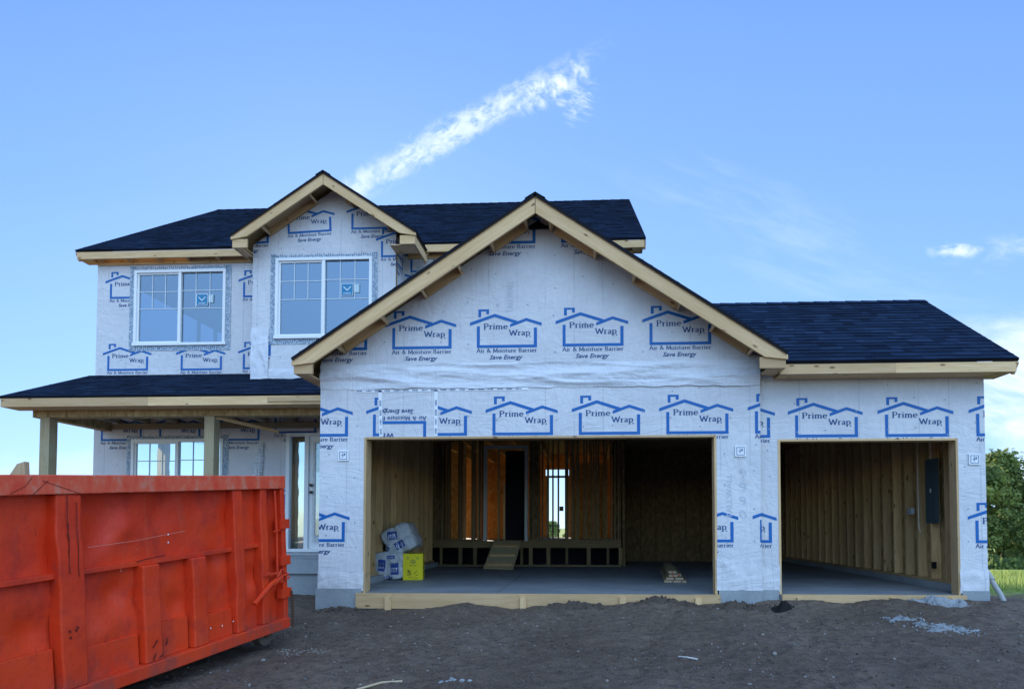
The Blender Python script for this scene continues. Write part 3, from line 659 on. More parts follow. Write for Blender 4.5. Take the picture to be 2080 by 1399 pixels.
# --- windows
def window(x0, x1, z0, z1, Y, glass='glass', label=None, sticker=True):
    w = empty('window'); w.parent = house
    if label: w['label'] = label
    mb = MB(); f = 0.055; e = 0.0
    def fr_(a0, a1, b0, b1, y0, y1, mat=0): mb.box((a0, Y + y0, b0), (a1, Y + y1, b1), mat, shade=.5)
    fr_(x0, x1, z1 - f, z1, -.035, .07); fr_(x0 - .02, x1 + .02, z0, z0 + f, -.045, .07)
    fr_(x0, x0 + f, z0 + f, z1 - f, -.035, .07); fr_(x1 - f, x1, z0 + f, z1 - f, -.035, .07)
    xm = (x0 + x1) / 2; fr_(xm - .028, xm + .028, z0 + f, z1 - f, -.028, .06)
    # sliding sash, a little smaller, on the left
    s = .035; a0, a1, b0, b1 = x0 + f, xm - .028, z0 + f, z1 - f
    fr_(a0, a1, b1 - s, b1, -.005, .05); fr_(a0, a1, b0, b0 + s, -.005, .05); fr_(a0, a0 + s, b0 + s, b1 - s, -.005, .05); fr_(a1 - s * .6, a1, b0 + s, b1 - s, -.005, .05)
    fo = mb.build('frame', 'vinyl', w); bev(fo, .005)
    mb = MB(); gz = z0 + (z1 - z0) * .49
    for (c0, c1, t0) in ((a0 + s, a1 - s * .6, b1 - s), (xm + .028, x1 - f, b1)):
        for i in (1, 2):
            xx = c0 + (c1 - c0) * i / 3; mb.box((xx - .008, Y + .008, gz), (xx + .008, Y + .0195, t0), 0, shade=.5)
        for zz in (gz, (gz + t0) / 2): mb.box((c0, Y + .009, zz - .008), (c1, Y + .0185, zz + .008), 0, shade=.5)
    mb.build('grille', 'grille', w)
    for (c0, c1, d0, d1) in ((a0 + s, a1 - s * .6, b0 + s, b1 - s), (xm + .028, x1 - f, b0, b1)):
        mb = MB(); mb.face([(c0, Y + .02, d0), (c1, Y + .02, d0), (c1, Y + .02, d1), (c0, Y + .02, d1)]); mb.build('pane', glass, w)
    if sticker:
        mb = MB(); sx, sz = xm + .33, gz + .05; q = .24
        S = lambda a, c, k: (sx + a * q, Y + .004 - k * .0012, sz + c * q)
        R_ = lambda a0, c0, a1, c1, m_, k: mb.face([S(a0, c0, k), S(a1, c0, k), S(a1, c1, k), S(a0, c1, k)], m_)
        R_(0, 0, 1, 1, 0, 0)
        for a in ((0, 0, 1, .04), (0, .96, 1, 1), (0, .04, .04, .96), (.96, .04, 1, .96)): R_(*a, 1, 1)
        for (p, r_) in (((.2, .8), (.5, .5)), ((.5, .5), (.8, .8))):
            mb.face([S(p[0], p[1], 1), S(p[0] + .0, p[1] - .1, 1), S(r_[0], r_[1] - .1, 1), S(r_[0], r_[1], 1)], 1)
        for i in range(6): R_(.2 + i * .105, .17, .27 + i * .105, .25, 1, 1)
        R_(1.04, .25, 1.5, .95, 2, 0)
        R_(1.12, .35, 1.2, .85, 1, 1); R_(1.3, .35, 1.34, .85, 1, 1)
        mb.build('sticker', ['sticker_blue', 'sticker_white', 'sticker_pale'], w)
    # flashing tape round the flange, printed with short strokes
    mb = MB(); rn = random.Random(int(x0 * 100)); T = .105
    def strip(a0, b0, a1, b1, dep):
        n = 24; hor = (a1 - a0) > (b1 - b0)
        for i in range(n):
            if hor:
                u0, u1 = a0 + (a1 - a0) * i / n, a0 + (a1 - a0) * (i + 1) / n
                w0 = [rn.uniform(-.008, .008)]
                mb.face([(u0, Y - dep, b0), (u1, Y - dep, b0), (u1, Y - dep, b1), (u0, Y - dep, b1)], 0)
            else:
                v0, v1 = b0 + (b1 - b0) * i / n, b0 + (b1 - b0) * (i + 1) / n
                mb.face([(a0, Y - dep, v0), (a1, Y - dep, v0), (a1, Y - dep, v1), (a0, Y - dep, v1)], 0)
        ln = max(a1 - a0, b1 - b0); k = int(ln / .042)
        for i in range(k):
            p = (i + .3) / k
            if hor: q0, q1 = a0 + (a1 - a0) * p, b0 + rn.uniform(.01, .05); mb.face([(q0, Y - dep - .001, q1), (q0 + .008, Y - dep - .001, q1), (q0 + .014, Y - dep - .001, q1 + .05), (q0 + .006, Y - dep - .001, q1 + .05)], 1)
            else: q0, q1 = a0 + rn.uniform(.01, .05), b0 + (b1 - b0) * p; mb.face([(q0, Y - dep - .001, q1), (q0 + .05, Y - dep - .001, q1 + .006), (q0 + .05, Y - dep - .001, q1 + .014), (q0, Y - dep - .001, q1 + .008)], 1)
    strip(x0 - T, z0 - T, x1 + T, z0 + .01, .008); strip(x0 - T, z0 - T, x0 + .01, z1 + T * .8, .010); strip(x1 - .01, z0 - T, x1 + T, z1 + T * .8, .010); strip(x0 - T, z1 - .01, x1 + T, z1 + T * .5, .012)
    mb.build('flashing_tape', ['tape', 'print_navy'], w)
    return w
window(wx0, wx1, wz0, wz1, MY, label='upper window left of the small gable')
window(wX0, wX1, wZ0, wZ1, DY, label='window in the bumped out bay')
window(px0, px1, pz0, pz1, MY, 'glass_bright', label='porch window above the dumpster', sticker=False)
# sliver of a small window right of the bay
w = empty('window'); w.parent = house; w['label'] = 'small white window edge beside the garage rake'
mb = MB(); mb.box((-3.28, MY - .04, 5.15), (-2.3, MY - .002, 6.02), 0, shade=.5); mb.build('frame', 'vinyl', w)
mb = MB(); mb.face([(-3.2, MY - .045, 5.2), (-2.4, MY - .045, 5.2), (-2.4, MY - .045, 5.93), (-3.2, MY - .045, 5.93)]); mb.build('pane', 'glass', w)
mb = MB(); mb.box((-3.42, MY - .012, 5.0), (-3.285, MY - .004, 6.12), 0, shade=.5); mb.build('flashing_tape', 'tape', w)

# --- front door with sidelight
d = empty('door'); d.parent = house; d['label'] = 'white front door behind plastic film beside a tall sidelight'
mb = MB(); Y = MY
for a0, a1 in ((dx0, dx0 + .07), (-5.64, -5.56), (-4.97, -4.90)): mb.box((a0, Y - .04, dz0), (a1, Y + .08, dz1 - .06), 0, shade=.5)
mb.box((dx0, Y - .042, dz1 - .06), (dx1, Y + .08, dz1), 0, shade=.5); mb.box((dx0, Y - .06, dz0 - .06), (dx1, Y + .08, dz0), 0, shade=.5)
bev(mb.build('frame', 'vinyl', d))
mb = MB(); mb.box((-5.56, Y + .01, dz0), (-5.44, Y + .05, dz1 - .06), 0, shade=.5); mb.box((-5.09, Y + .01, dz0), (-4.97, Y + .05, dz1 - .06), 0, shade=.5)
mb.box((-5.44, Y + .012, dz0), (-5.09, Y + .05, dz0 + .25), 0, shade=.5); mb.box((-5.44, Y + .012, dz1 - .2), (-5.09, Y + .05, dz1 - .06), 0, shade=.5)
bev(mb.build('door_leaf', 'vinyl', d))
mb = MB(); mb.face([(-5.95, Y + .02, dz0), (-5.64, Y + .02, dz0), (-5.64, Y + .02, dz1 - .06), (-5.95, Y + .02, dz1 - .06)]); mb.face([(-5.44, Y + .03, dz0 + .25), (-5.09, Y + .03, dz0 + .25), (-5.09, Y + .03, dz1 - .2), (-5.44, Y + .03, dz1 - .2)])
mb.build('pane', 'glass_bright', d)
mb = MB()
for z in (1.62, 1.76): mb.tube([(-5.50, Y + .01, z), (-5.50, Y - .03, z), (-5.50, Y - .035, z), (-5.50, Y - .07, z)], [.03, .03, .02, .026], 0, 12)
build_each(mb, 'handle', 'black_metal', d)
mb = MB(); n = 12
for i in range(n):
    for j in range(20):
        q = lambda i, j: (-5.47 + .5 * i / n, Y - .045 - .02 * noise.noise(Vector((i * .5, j * .7, 2))), .62 + 2.0 * j / 20)
        mb.face([q(i, j), q(i + 1, j), q(i + 1, j + 1), q(i, j + 1)])
mb.build('plastic_film', 'plastic_film', d)
# torn flap of wrap hanging beside the door
mb = MB(); n, k = 14, 22
def flap(i, j):
    q = j / k; wd_ = .10 + .45 * q ** 1.5 * (1 - .3 * q); a = -7.0 + .42 * (1 - q) + wd_ * i / n + .05 * math.sin(q * 5)
    return (a, MY - .03 - .11 * math.sin(i / n * 3.1) * (.3 + q) - .03 * noise.noise(Vector((i * .4, j * .3, 0))), 2.62 - 1.5 * q)
for i in range(n):
    for j in range(k): mb.face([flap(i, j), flap(i, j + 1), flap(i + 1, j + 1), flap(i + 1, j)])
o = mb.build('wrap_flap', 'tape_white', house, True); o['label'] = 'torn white flap of wrap hanging under the porch roof'
md = o.modifiers.new('s', 'SOLIDIFY'); md.thickness = .002

# --- roofs
def unit(v): return Vector(v).normalized()
def roof_plane(mb, O, U, V, poly, e=0.142, mat=0, und=1, seed=0, thick=.035):
    """courses of shingle tabs over a convex (u,v) outline; each course overlaps the one below"""
    O, U, V = Vector(O), unit(U), unit(V); Nn = U.cross(V).normalized(); 
    if Nn.z < 0: Nn = -Nn
    rn = random.Random(seed); vmax = max(p[1] for p in poly); u0 = min(p[0] for p in poly); u1 = max(p[0] for p in poly)
    P = lambda u, v, h: O + U * u + V * v + Nn * h
    flipn = U.cross(V).z < 0
    def put(pts, m_, uv, s):
        if flipn: pts = pts[::-1]; uv = uv[::-1]
        mb.face(pts, m_, uv, s)
    nc = int(math.ceil(vmax / e)); v = 0
    for i in range(nc):
        va, vb = i * e, min((i + 1) * e, vmax); u = u0 - rn.uniform(0, .3); hi0 = .008
        wob = 0
        while u < u1:
            w = rn.choice((.11, .16, .2, .26, .33)); hh = hi0 + rn.choice((0, 0, .003, .005)); s = min(1, max(0, rn.gauss(.5, .26)))
            cell = clip([(u, va), (u + w, va), (u + w, vb), (u, vb)], poly); ua = u; u += w
            if not cell: continue
            hf = lambda q: hh * (1 - (q - va) / e) + .002
            put([P(a, c, hf(c)) for a, c in cell], mat, [(a, c) for a, c in cell], s)
            lowp = sorted([p for p in cell if abs(p[1] - va) < 1e-6])
            if len(lowp) >= 2:
                a, c = lowp[0], lowp[-1]
                put([P(a[0], va + wob, -.002), P(c[0], va + wob, -.002), P(c[0], va, hh + .002), P(a[0], va, hh + .002)], und, [(0, 0)] * 4, s)
    # deck under the shingles
    bot = [P(a, c, -thick) for a, c in poly]; top = [P(a, c, 0) for a, c in poly]
    put(bot[::-1], 2, [(p[0], p[1]) for p in poly][::-1], .5)
    for i in range(len(poly)):
        j = (i + 1) % len(poly); put([bot[i], bot[j], P(*poly[j], .010), P(*poly[i], .010)], und, [(0, 0)] * 4, .5)
RM = ['shingle', 'felt', 'osb']
def roof(label):
    r = empty('roof'); r.parent = house; r['label'] = label; return r
def ridge_cap(mb, a, c, seed=0):
    a, c = Vector(a), Vector(c); d = (c - a); n = max(2, int(d.length / .25)); rn = random.Random(seed); s_ = Vector((d.y, -d.x, 0)).normalized() * .14
    for i in range(n):
        p, q = a + d * i / n, a + d * (i + 1) / n; h = Vector((0, 0, .020)); l = Vector((0, 0, .012)); drop = Vector((0, 0, -.085)); sh_ = rn.uniform(.2, .9)
        mb.face([p + h, q + l, q + l + s_ + drop, p + h + s_ + drop], 0, [(0, 0), (.2, 0), (.2, .2), (0, .2)], sh_)
        mb.face([p + h, p + h - s_ + drop, q + l - s_ + drop, q + l], 0, [(0, 0), (.2, 0), (.2, .2), (0, .2)], sh_)
# main roof
r = roof('long main roof of dark navy shingles'); mb = MB()
EY, EZ, RY, RZ = 3.28, 6.50, 8.2, 9.79
Lm = math.hypot(RY - EY, RZ - EZ)
roof_plane(mb, (-10.34, EY, EZ), (1, 0, 0), (0, RY - EY, RZ - EZ), bx2(0, 0, 11.45, Lm), seed=1)
roof_plane(mb, (-10.34, 2 * RY - EY, EZ), (1, 0, 0), (0, -(RY - EY), RZ - EZ), bx2(0, 0, 11.45, Lm), e=.4, seed=2)
ridge_cap(mb, (-10.34, RY, RZ), (1.11, RY, RZ)); mb.build('shingles', RM, r)
mb = MB()
for a0, a1 in ((-10.31, -6.5), (-3.2, 1.08)):
    q = a0
    while q < a1 - .01:
        e_ = min(a1, q + 2.44); mb.box((q + .001, EY + .012, EZ - .175), (e_ - .001, EY + .05, EZ - .035), 0); q = e_
mb.beam((1.09, EY + .05, EZ - .12), (1.09, RY, RZ - .12), .038, .17, up=(0, -.67, 1)); mb.beam((-10.32, EY + .05, EZ - .12), (-10.32, RY, RZ - .12), .038, .17, up=(0, -.67, 1))
mb.box((-10.30, EY + .05, EZ - .172), (-10.04, MY + .1, EZ - .06)); mb.box((.86, EY + .05, EZ - .172), (1.06, MY + .1, EZ - .07))
mb.box((-10.02, MY - .03, EZ - .235), (-6.5, MY - .004, EZ - .10)); mb.box((-3.6, MY - .03, EZ - .235), (.86, MY - .004, EZ - .10))
build_each(mb, 'fascia', 'pine', r)
mb = MB(); x = -9.9
while x < 1.0:
    if not (-6.7 < x < -3.3): mb.box((x, EY + .05, EZ - .19), (x + .038, MY, EZ - .06))
    x += .61
build_each(mb, 'rafter_tail', 'pine', r)
# small gable over the bay
r = roof('small gable roof over the bumped out bay'); mb = MB()
RYf = 2.43; Ls = math.hypot(DH, DH * .66); ez = DZ - DH * .66
roof_plane(mb, (DC - DH, RYf, ez), (0, 1, 0), (1, 0, .66), bx2(0, 0, 2.5, Ls), seed=3)
roof_plane(mb, (DC + DH, RYf, ez), (0, 1, 0), (-1, 0, .66), bx2(0, 0, 2.5, Ls), seed=4)
ridge_cap(mb, (DC, RYf - .01, DZ), (DC, 4.85, DZ)); mb.build('shingles', RM, r)
def rake(par, cx, cz, hx, Yf, drop=.035, h=.20, boxes=True, w=.038):
    """rake boards mitred at the peak, with the boxed ends"""
    mb = MB(); s = .66
    for sg in (-1, 1):
        for seg in range(1):
            mb.mark()
            pts = [(cx, cz - drop), (cx + sg * hx, cz - hx * s - drop), (cx + sg * (hx - .0), cz - hx * s - drop - h * .30), (cx + sg * (hx - .30), cz - (hx - .30) * s - drop - h * 1.18), (cx, cz - drop - h * 1.2)]
            if sg > 0: pts = pts[::-1]
            o_ = random.uniform(0, 30); uvs = lambda p: (p[0] * .83 + p[1] * .55 * -sg + o_, p[1] * .83 + p[0] * .55 * sg)
            f_ = [(a, Yf, z) for a, z in pts]; b_ = [(a, Yf + w, z) for a, z in pts]; shd = random.uniform(.4, .8)
            mb.face(f_, 0, [uvs(p) for p in pts], shd); mb.face(b_[::-1], 0, [uvs(p) for p in pts[::-1]], shd)
            for i in range(len(pts)): j = (i + 1) % len(pts); mb.face([f_[i], b_[i], b_[j], f_[j]], 0, [uvs(pts[i])] * 4, shd)
    # peak joint and nail heads stay with the last rake board
    kk = list(mb.k)
    mb.box((cx - .004, Yf - .002, cz - drop - h * 1.2), (cx + .004, Yf + .001, cz - drop), 1, shade=.5)
    mb.k = kk
    return mb
mb = rake(r, DC, DZ, DH, RYf + .02, h=.165); ez2 = ez - .06
for sg, wallx in ((-1, D0), (1, D1)):
    xo = DC + sg * DH; a0, a1 = sorted((xo - sg * .02, xo - sg * .30))
    mb.box((a0, RYf + .045, ez2 - .17), (a1, RYf + .083, ez2 - .01))
    b0, b1 = sorted((xo - sg * .02, xo - sg * .058)); mb.box((b0, RYf + .083, ez2 - .17), (b1, EY + .1, ez2 - .01))
    c0, c1 = sorted((xo - sg * .06, wallx + sg * .003)); mb.box((c0, RYf + .09, ez2 - .17), (c1, DY, ez2 - .155))
build_each(mb, 'fascia', ['pine', 'rust'], r)
def ladder(par, cx, cz, Yf, Yw, segs, blocks, h=.20, drop=.09):
    s = .66; mb = MB()
    for a0, a1 in segs:
        z = lambda a: cz - abs(a - cx) * s - drop - .055
        mb.beam((a0, Yw - .03, z(a0)), (a1, Yw - .03, z(a1)), .038, .15, up=(0, 0, 1)); mb.beam((a0, (Yf + Yw) / 2 + .02, z(a0) + .055), (a1, (Yf + Yw) / 2 + .02, z(a1) + .055), Yw - Yf - .1, .012, up=(0, 0, 1), mat=0)
    for a in blocks:
        z = cz - abs(a - cx) * s - drop - .065; sg = 1 if a > cx else -1; up_ = (sg * .55, 0, .83)
        mb.beam((a, Yf + .04, z), (a, Yw, z), .038, .13, up=up_)
    build_each(mb, 'lookout', 'pine', par)
ladder(r, DC, DZ + .035, RYf, DY, [(-6.1, -5.25), (-4.6, -4.5)], [-6.12, -5.22, -4.45, -3.75])
# garage gable
r = roof('large gable roof over the double garage opening'); mb = MB()
GH = 3.35; GZt = 5.445; Yg = -.47; ezg = GZt - GH * .66; Ls = math.hypot(GH, GH * .66)
roof_plane(mb, (APX - GH, Yg, ezg), (0, 1, 0), (1, 0, .66), bx2(0, 0, 3.97, Ls), seed=5)
roof_plane(mb, (APX + GH, Yg, ezg), (0, 1, 0), (-1, 0, .66), bx2(0, 0, 6.2, Ls), seed=6)
ridge_cap(mb, (APX, Yg - .01, GZt), (APX, 3.5, GZt), 3); mb.build('shingles', RM, r)
mb = rake(r, APX, GZt, GH, Yg + .02, h=.185)
zt = ezg - .045
for sg, wallx in ((-1, GX0), (1, GX1)):
    xo = APX + sg * GH; a0, a1 = sorted((xo - sg * .02, xo - sg * .36 if sg > 0 else xo - sg * .28))
    mb.box((a0, Yg + .05, zt - .155), (a1, Yg + .088, zt - .005)); b0, b1 = sorted((xo - sg * .02, xo - sg * .058)); mb.box((b0, Yg + .088, zt - .155), (b1, 3.4 if sg < 0 else .10, zt - .005))
    c0, c1 = sorted((xo - sg * .06, wallx + sg * .003)); mb.box((c0, Yg + .09, zt - .155), (c1, -.006 if sg > 0 else 3.3, zt - .14))
build_each(mb, 'fascia', ['pine', 'rust'], r)
ladder(r, APX, GZt + .035, Yg, 0, [(-3.5, -2.92), (-2.32, -1.85), (-1.35, -.92), (-.45, .10), (.68, 1.25), (1.75, 2.22)],
       [-3.52, -2.90, -2.34, -1.83, -1.37, -.9, -.5, .12, .66, 1.27, 1.73, 2.24])
mb = MB(); mb.face([(APX - .16, -.01, 5.19), (APX + .16, -.01, 5.19), (APX, -.01, 5.29)]); mb.box((APX - .12, -.05, 5.16), (APX + .2, -.012, 5.20), 0); mb.build('vent_hole', 'felt', r)
# right bay roof
r = roof('low side roof over the single garage bay'); mb = MB()
BE, BZ, BR, BRZ = -.28, 3.155, 2.08, 4.77; Lb = math.hypot(BR - BE, BRZ - BZ)
roof_plane(mb, (.9, BE, BZ), (1, 0, 0), (0, BR - BE, BRZ - BZ), [(1.60, 0), (4.79, 0), (4.79, Lb), (.5, Lb)], seed=7)
Lb2 = math.hypot(6.82, 1.6); roof_plane(mb, (.9, 8.9, 3.17), (1, 0, 0), (0, -6.82, 1.6), bx2(0, 0, 4.79, Lb2), e=.4, seed=8)
ridge_cap(mb, (2.0, BR, BRZ), (5.70, BR, BRZ), 5); mb.build('shingles', RM, r)
mb = MB()
for a0, a1 in ((2.58, 4.1), (4.102, 5.66)): mb.box((a0, BE + .012, BZ - .168), (a1, BE + .05, BZ - .035))
mb.beam((5.67, BE + .05, BZ - .12), (5.67, BR, BRZ - .12), .038, .17, up=(0, -.66, 1)); mb.beam((5.67, BR, BRZ - .12), (5.67, 8.9, 3.05), .038, .17, up=(0, .3, 1))
mb.box((5.46, BE + .05, BZ - .165), (5.65, BY + .1, BZ - .05)); mb.box((2.60, BE + .05, BZ - .16), (5.65, BY - .004, BZ - .145))
build_each(mb, 'fascia', 'pine', r)
# porch roof
r = roof('shallow porch roof of navy shingles'); mb = MB()
PYe, PZe = 1.50, 3.17; Lp = math.hypot(MY - PYe, .83)
roof_plane(mb, (-10.15, PYe, PZe), (1, 0, 0), (0, MY - PYe, .83), bx2(0, 0, 6.29, Lp), seed=9); mb.build('shingles', RM, r)
mb = MB()
for a0, a1 in ((-10.12, -7.5), (-7.498, -5.0), (-4.998, -3.87)): mb.box((a0, PYe + .012, PZe - .175), (a1, PYe + .05, PZe - .03))
mb.box((-5.4, PYe - .01, PZe - .13), (-3.87, PYe + .010, PZe - .05))
mb.beam((-10.12, PYe + .05, PZe - .10), (-10.12, MY, PZe + .73), .038, .14, up=(0, -.4, 1)); mb.box((-10.1, PYe + .05, PZe - .18), (-3.87, PYe + .36, PZe - .165))
build_each(mb, 'fascia', 'pine', r)
# porch beam, posts, ceiling joists
mb = MB(); mb.box((-9.85, 1.86, 2.87), (-3.87, 2.06, 3.05), 0)
for x in [-9.6 + i * .406 + random.uniform(-.05, .05) for i in range(14)]: mb.box((x, 1.857, 2.872), (x + .004, 1.861, 3.0), 1)
mb.build('porch_beam', ['osb', 'rust'], house)
mb = MB(); mb.box((-9.85, 2.06, 2.87), (-9.65, MY - .002, 3.05), 0); mb.build('porch_beam', 'osb', house)
for x in (-9.63, -6.63):
    mb = MB(); mb.box((x - .088, 1.87, .38), (x + .088, 2.045, 2.869), 0, shade=.6); bev(mb.build('porch_post', 'treated', house), .004)
mb = MB(); x = -9.5
while x < -4: mb.box((x, 2.07, 3.02), (x + .038, MY - .01, 3.13)); x += .61
mb.box((-9.6, 3.42, 2.90), (-3.9, 3.49, 3.01)); build_each(mb, 'porch_joist', 'treated', house)
mb = MB(); mb.beam((-6.55, 1.95, 2.86), (-5.9, 2.9, 2.74), .03, .06); mb.build('brace', 'pine', house)

# --- foundation, slabs, porch slab
mb = MB()
mb.box((GX0 - .03, -.02, -.9), (OX0 - .02, .30, .06), 0); mb.box((OX1 + .02, -.02, -.9), (GX1 - .005, .25, .06), 0)
mb.box((GX1, BY - .02, -.9), (B0 - .01, BY + .25, .06), 0); mb.box((B1 + .02, BY - .02, -.9), (BX1 + .01, BY + .25, .06), 0)
mb.box((GX0 - .028, .30, -.9), (GX0 + .16, 3.4, .055), 0); mb.box((BX1 - .16, BY + .25, -.9), (BX1 + .008, 8.7, .10), 0)
mb.box((MX0, MY - .015, -.9), (GX0 - .03, MY + .2, .2), 0); mb.box((MX0, MY + .2, -.9), (MX0 + .2, 11.9, .2), 0)
mb.box((GX0 + .14, .3, -.9), (GX0 + .26, 6.2, .10), 0)
build_each(mb, 'foundation', 'concrete', house)
mb = MB(); mb.face([(-3.7, .25, .0), (5.6, .62, .0), (5.6, 8.7, .02), (-3.7, 8.7, .02)]) if False else None
mb.box((-3.22, -.035, -.5), (1.80, .6, 0.0)); mb.box((GX0 + .1, .6, -.5), (2.8, 8.9, 0.0)); mb.box((1.80, .26, -.5), (B0, .6, .0)); mb.box((2.8, .62, -.5), (5.35, 8.9, 0.0)); mb.box((B0 - .0, BY - .035, -.5), (B1 + .03, .60, .0))
build_each(mb, 'garage_floor', 'slab', house)
mb = MB(); mb.box((-1.305, -.03, .0005), (-1.30, 6.2, .0015)); mb.box((-3.6, 3.0, .0005), (5.5, 3.006, .0015)); build_each(mb, 'control_joint', 'felt', house)
mb = MB(); mb.box((-9.9, 1.75, -.7), (-3.92, MY - .02, .38)); mb.box((-9.9, 1.70, .14), (-3.93, 1.75, .16)); bev(mb.build('porch_slab', 'concrete', house), .012)

# --- door opening linings
def lining(x0, x1, zt, Y0, Y1, z0=0.0):
    mb = MB(); T = .030
    mb.box((x0, Y0 - .006, z0), (x0 + T, Y1, zt)); mb.box((x1 - T, Y0 - .006, z0), (x1, Y1, zt)); mb.box((x0 + T, Y0 - .006, zt - T), (x1 - T, Y1, zt))
    bev(mb.build('opening_trim', 'pine', house), .003)
lining(OX0 - .002, OX1 + .002, OZ + .002, 0, .17); lining(B0 - .002, B1 + .002, BO + .002, BY, BY + .17, .0)

# --- garage inside
CZ = 3.0
mb = MB(); mb.box((GX0 + .014, .14, .10), (GX0 + .03, 6.2, CZ), 0, shade=.4); mb.build('sheathing', 'stud_pine', house)
mb = MB(); mb.box((BX1 - .03, BY + .14, .10), (BX1 - .0145, 8.8, CZ), 0, shade=.4); mb.build('sheathing', 'osb', house)
mb = MB(); mb.box((.80, 8.70, -.05), (BX1 - .03, 8.8, CZ + .3), 0); mb.box((.80, 6.3, -.05), (.86, 8.7, CZ + .3), 0)
build_each(mb, 'back_wall', 'osb_joint_shaded', house)
mb = MB(); mb.box((GX0, .2, CZ), (2.36, 6.3, CZ + .02), 0); mb.box((.8, 6.3, CZ), (2.36, 8.75, CZ + .02), 0); mb.box((2.361, .75, CZ), (BX1 - .03, 8.75, CZ + .02), 0)  # flat ceiling added in place of open trusses to darken the garage
build_each(mb, 'ceiling', 'osb', house)
mb = MB(); mb.box((GX0 + .03, .14, .10), (GX0 + .165, 6.2, .138)); mb.box((BX1 - .165, BY + .14, .10), (BX1 - .03, 8.7, .138)); build_each(mb, 'bottom_plate', 'stud_pine', house)
y = .3
while y < 6.1:
    mb = MB(); mb.box((GX0 + .03, y, .139), (GX0 + .165, y + .038, CZ)); mb.build('stud', 'stud_pine', house); y += .4064
y = BY + .3
while y < 8.6:
    mb = MB(); mb.box((BX1 - .165, y, .139), (BX1 - .03, y + .038, CZ))
    if random.random() < .25: mb.box((BX1 - .165, y + .039, .139), (BX1 - .03, y + .077, CZ))
    mb.build('stud', 'stud_pine', house); y += .4064
# doubled king studs at the corner
mb = MB(); mb.box((GX0 + .16, .171, .02), (OX0 + .03, .21, CZ)); mb.build('stud', 'stud_pine', house)
# raised back platform and its open stud wall
QY = 6.2; QX0, QX1 = GX0 + .03, .76
pl = empty('platform'); pl.parent = house; pl['label'] = 'raised timber floor edge at the back of the garage'
mb = MB(); mb.box((QX0, QY - .02, .44), (QX1, QY + .02, .575)); mb.box((QX0, QY - .05, .576), (QX1, 11.8, .60)); mb.box((QX0, QY - .02, .0), (QX1, QY + .03, .04)); build_each(mb, 'rim_board', 'shaded_lumber', pl)
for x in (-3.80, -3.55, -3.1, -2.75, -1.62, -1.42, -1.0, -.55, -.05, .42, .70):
    mb = MB(); mb.box((x, QY - .01, .041), (x + random.choice((.06, .09)), QY + .03, .439)); mb.build('cripple_stud', 'shaded_lumber', pl)
mb = MB(); mb.box((-6.5, QY + 1.2, -.3), (QX1, QY + 1.22, .57)); mb.build('crawl_dark_sheet', 'felt', pl)  # black sheet stands in for the darkness of the crawl space
mb = MB()
for a0, a1 in ((-3.83, -3.44), (-1.40, -1.16), (.56, .76)): mb.box((a0, QY + .10, .61), (a1, QY + .13, 2.98))
build_each(mb, 'sheathing', 'osb_joint_shaded', house)  # dark panels added behind the studs to paint the unlit gaps
for x in (-3.23, -3.16, -2.92, -2.82, -2.3, -1.05, -.60, -.45, -.33, .03, .22, .42): 
    mb = MB(); mb.box((x, QY + .9, .601), (x + .05, QY + .99, 3.2)); mb.build('stud', 'stud_pine', house)
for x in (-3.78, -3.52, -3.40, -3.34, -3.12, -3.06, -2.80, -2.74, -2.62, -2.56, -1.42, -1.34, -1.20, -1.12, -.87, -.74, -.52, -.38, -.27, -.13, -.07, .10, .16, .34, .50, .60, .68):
    mb = MB(); w_ = .038; mb.box((x, QY - .02 + random.uniform(0, .02), .601), (x + w_, QY + .07, CZ + .2), 0); mb.build('stud', 'shaded_lumber', house)
mb = MB(); mb.box((QX0, QY, 2.99), (QX1, QY + .1, 3.3)); mb.box((QX0, QY - .021, .601), (-2.52, QY + .07, .64)); mb.box((-1.44, QY - .021, .601), (QX1, QY + .07, .64)); build_each(mb, 'plate', 'shaded_lumber', house)
dd = empty('door'); dd.parent = house; dd['label'] = 'grey framed inner doorway at the top of the ramp'
mb = MB(); mb.box((-2.50, QY - .04, .60), (-2.43, QY + .1, 2.87)); mb.box((-1.52, QY - .04, .60), (-1.45, QY + .1, 2.87)); mb.box((-2.43, QY - .04, 2.80), (-1.52, QY + .1, 2.87)); mb.build('frame', 'steel_door_frame', dd)
mb = MB(); mb.box((-2.02, QY + .30, .62), (-1.55, QY + .35, 2.78)); mb.build('door_leaf', 'felt', dd)  # black sheet painted in for the darkness inside the doorway
mb = MB(); mb.box((-2.075, QY + .3, .62), (-2.03, QY + .36, 2.0)); mb.build('stud', 'stud_pine', house)
# plastic-wrapped light and small blocks seen through
# rooms beyond: rear wall with openings, partitions
RYw = 11.9
rw = [bx2(MX0, .2, -9.2, 6.47), bx2(-9.2, .2, -7.4, 1.2), bx2(-9.2, 2.75, -7.4, 6.47), bx2(-7.4, .2, -6.2, 6.47), bx2(-6.2, 2.8, -4.2, 6.47), bx2(-4.2, .2, -1.40, 6.47),
      bx2(-1.40, 2.80, -.64, 6.47), bx2(-.64, .2, MX1, 6.47)]
mb = MB()
for q in rw: mb.prism(q, lambda a, z, d: (a, RYw - d, z), .10, 0, 5)
mb.build('wall', ['wrap', 'print_blue', 'print_navy', 'nail_cap', 'tape_white', 'osb_lit_orange'], house)
mb = MB(); mb.box((-1.40, RYw - .08, 2.53), (-.64, RYw - .02, 2.60), 0, shade=.5); mb.box((-1.40, RYw - .08, .55), (-1.34, RYw - .02, 2.53), 0, shade=.5); mb.box((-.70, RYw - .08, .55), (-.64, RYw - .02, 2.53), 0, shade=.5)
mb.box((-.95, RYw - .1, 1.45), (-.82, RYw - .09, 1.60), 1, shade=.5); mb.build('patio_door', ['steel_door_frame', 'breaker'], house)
mb = MB(); y = 0
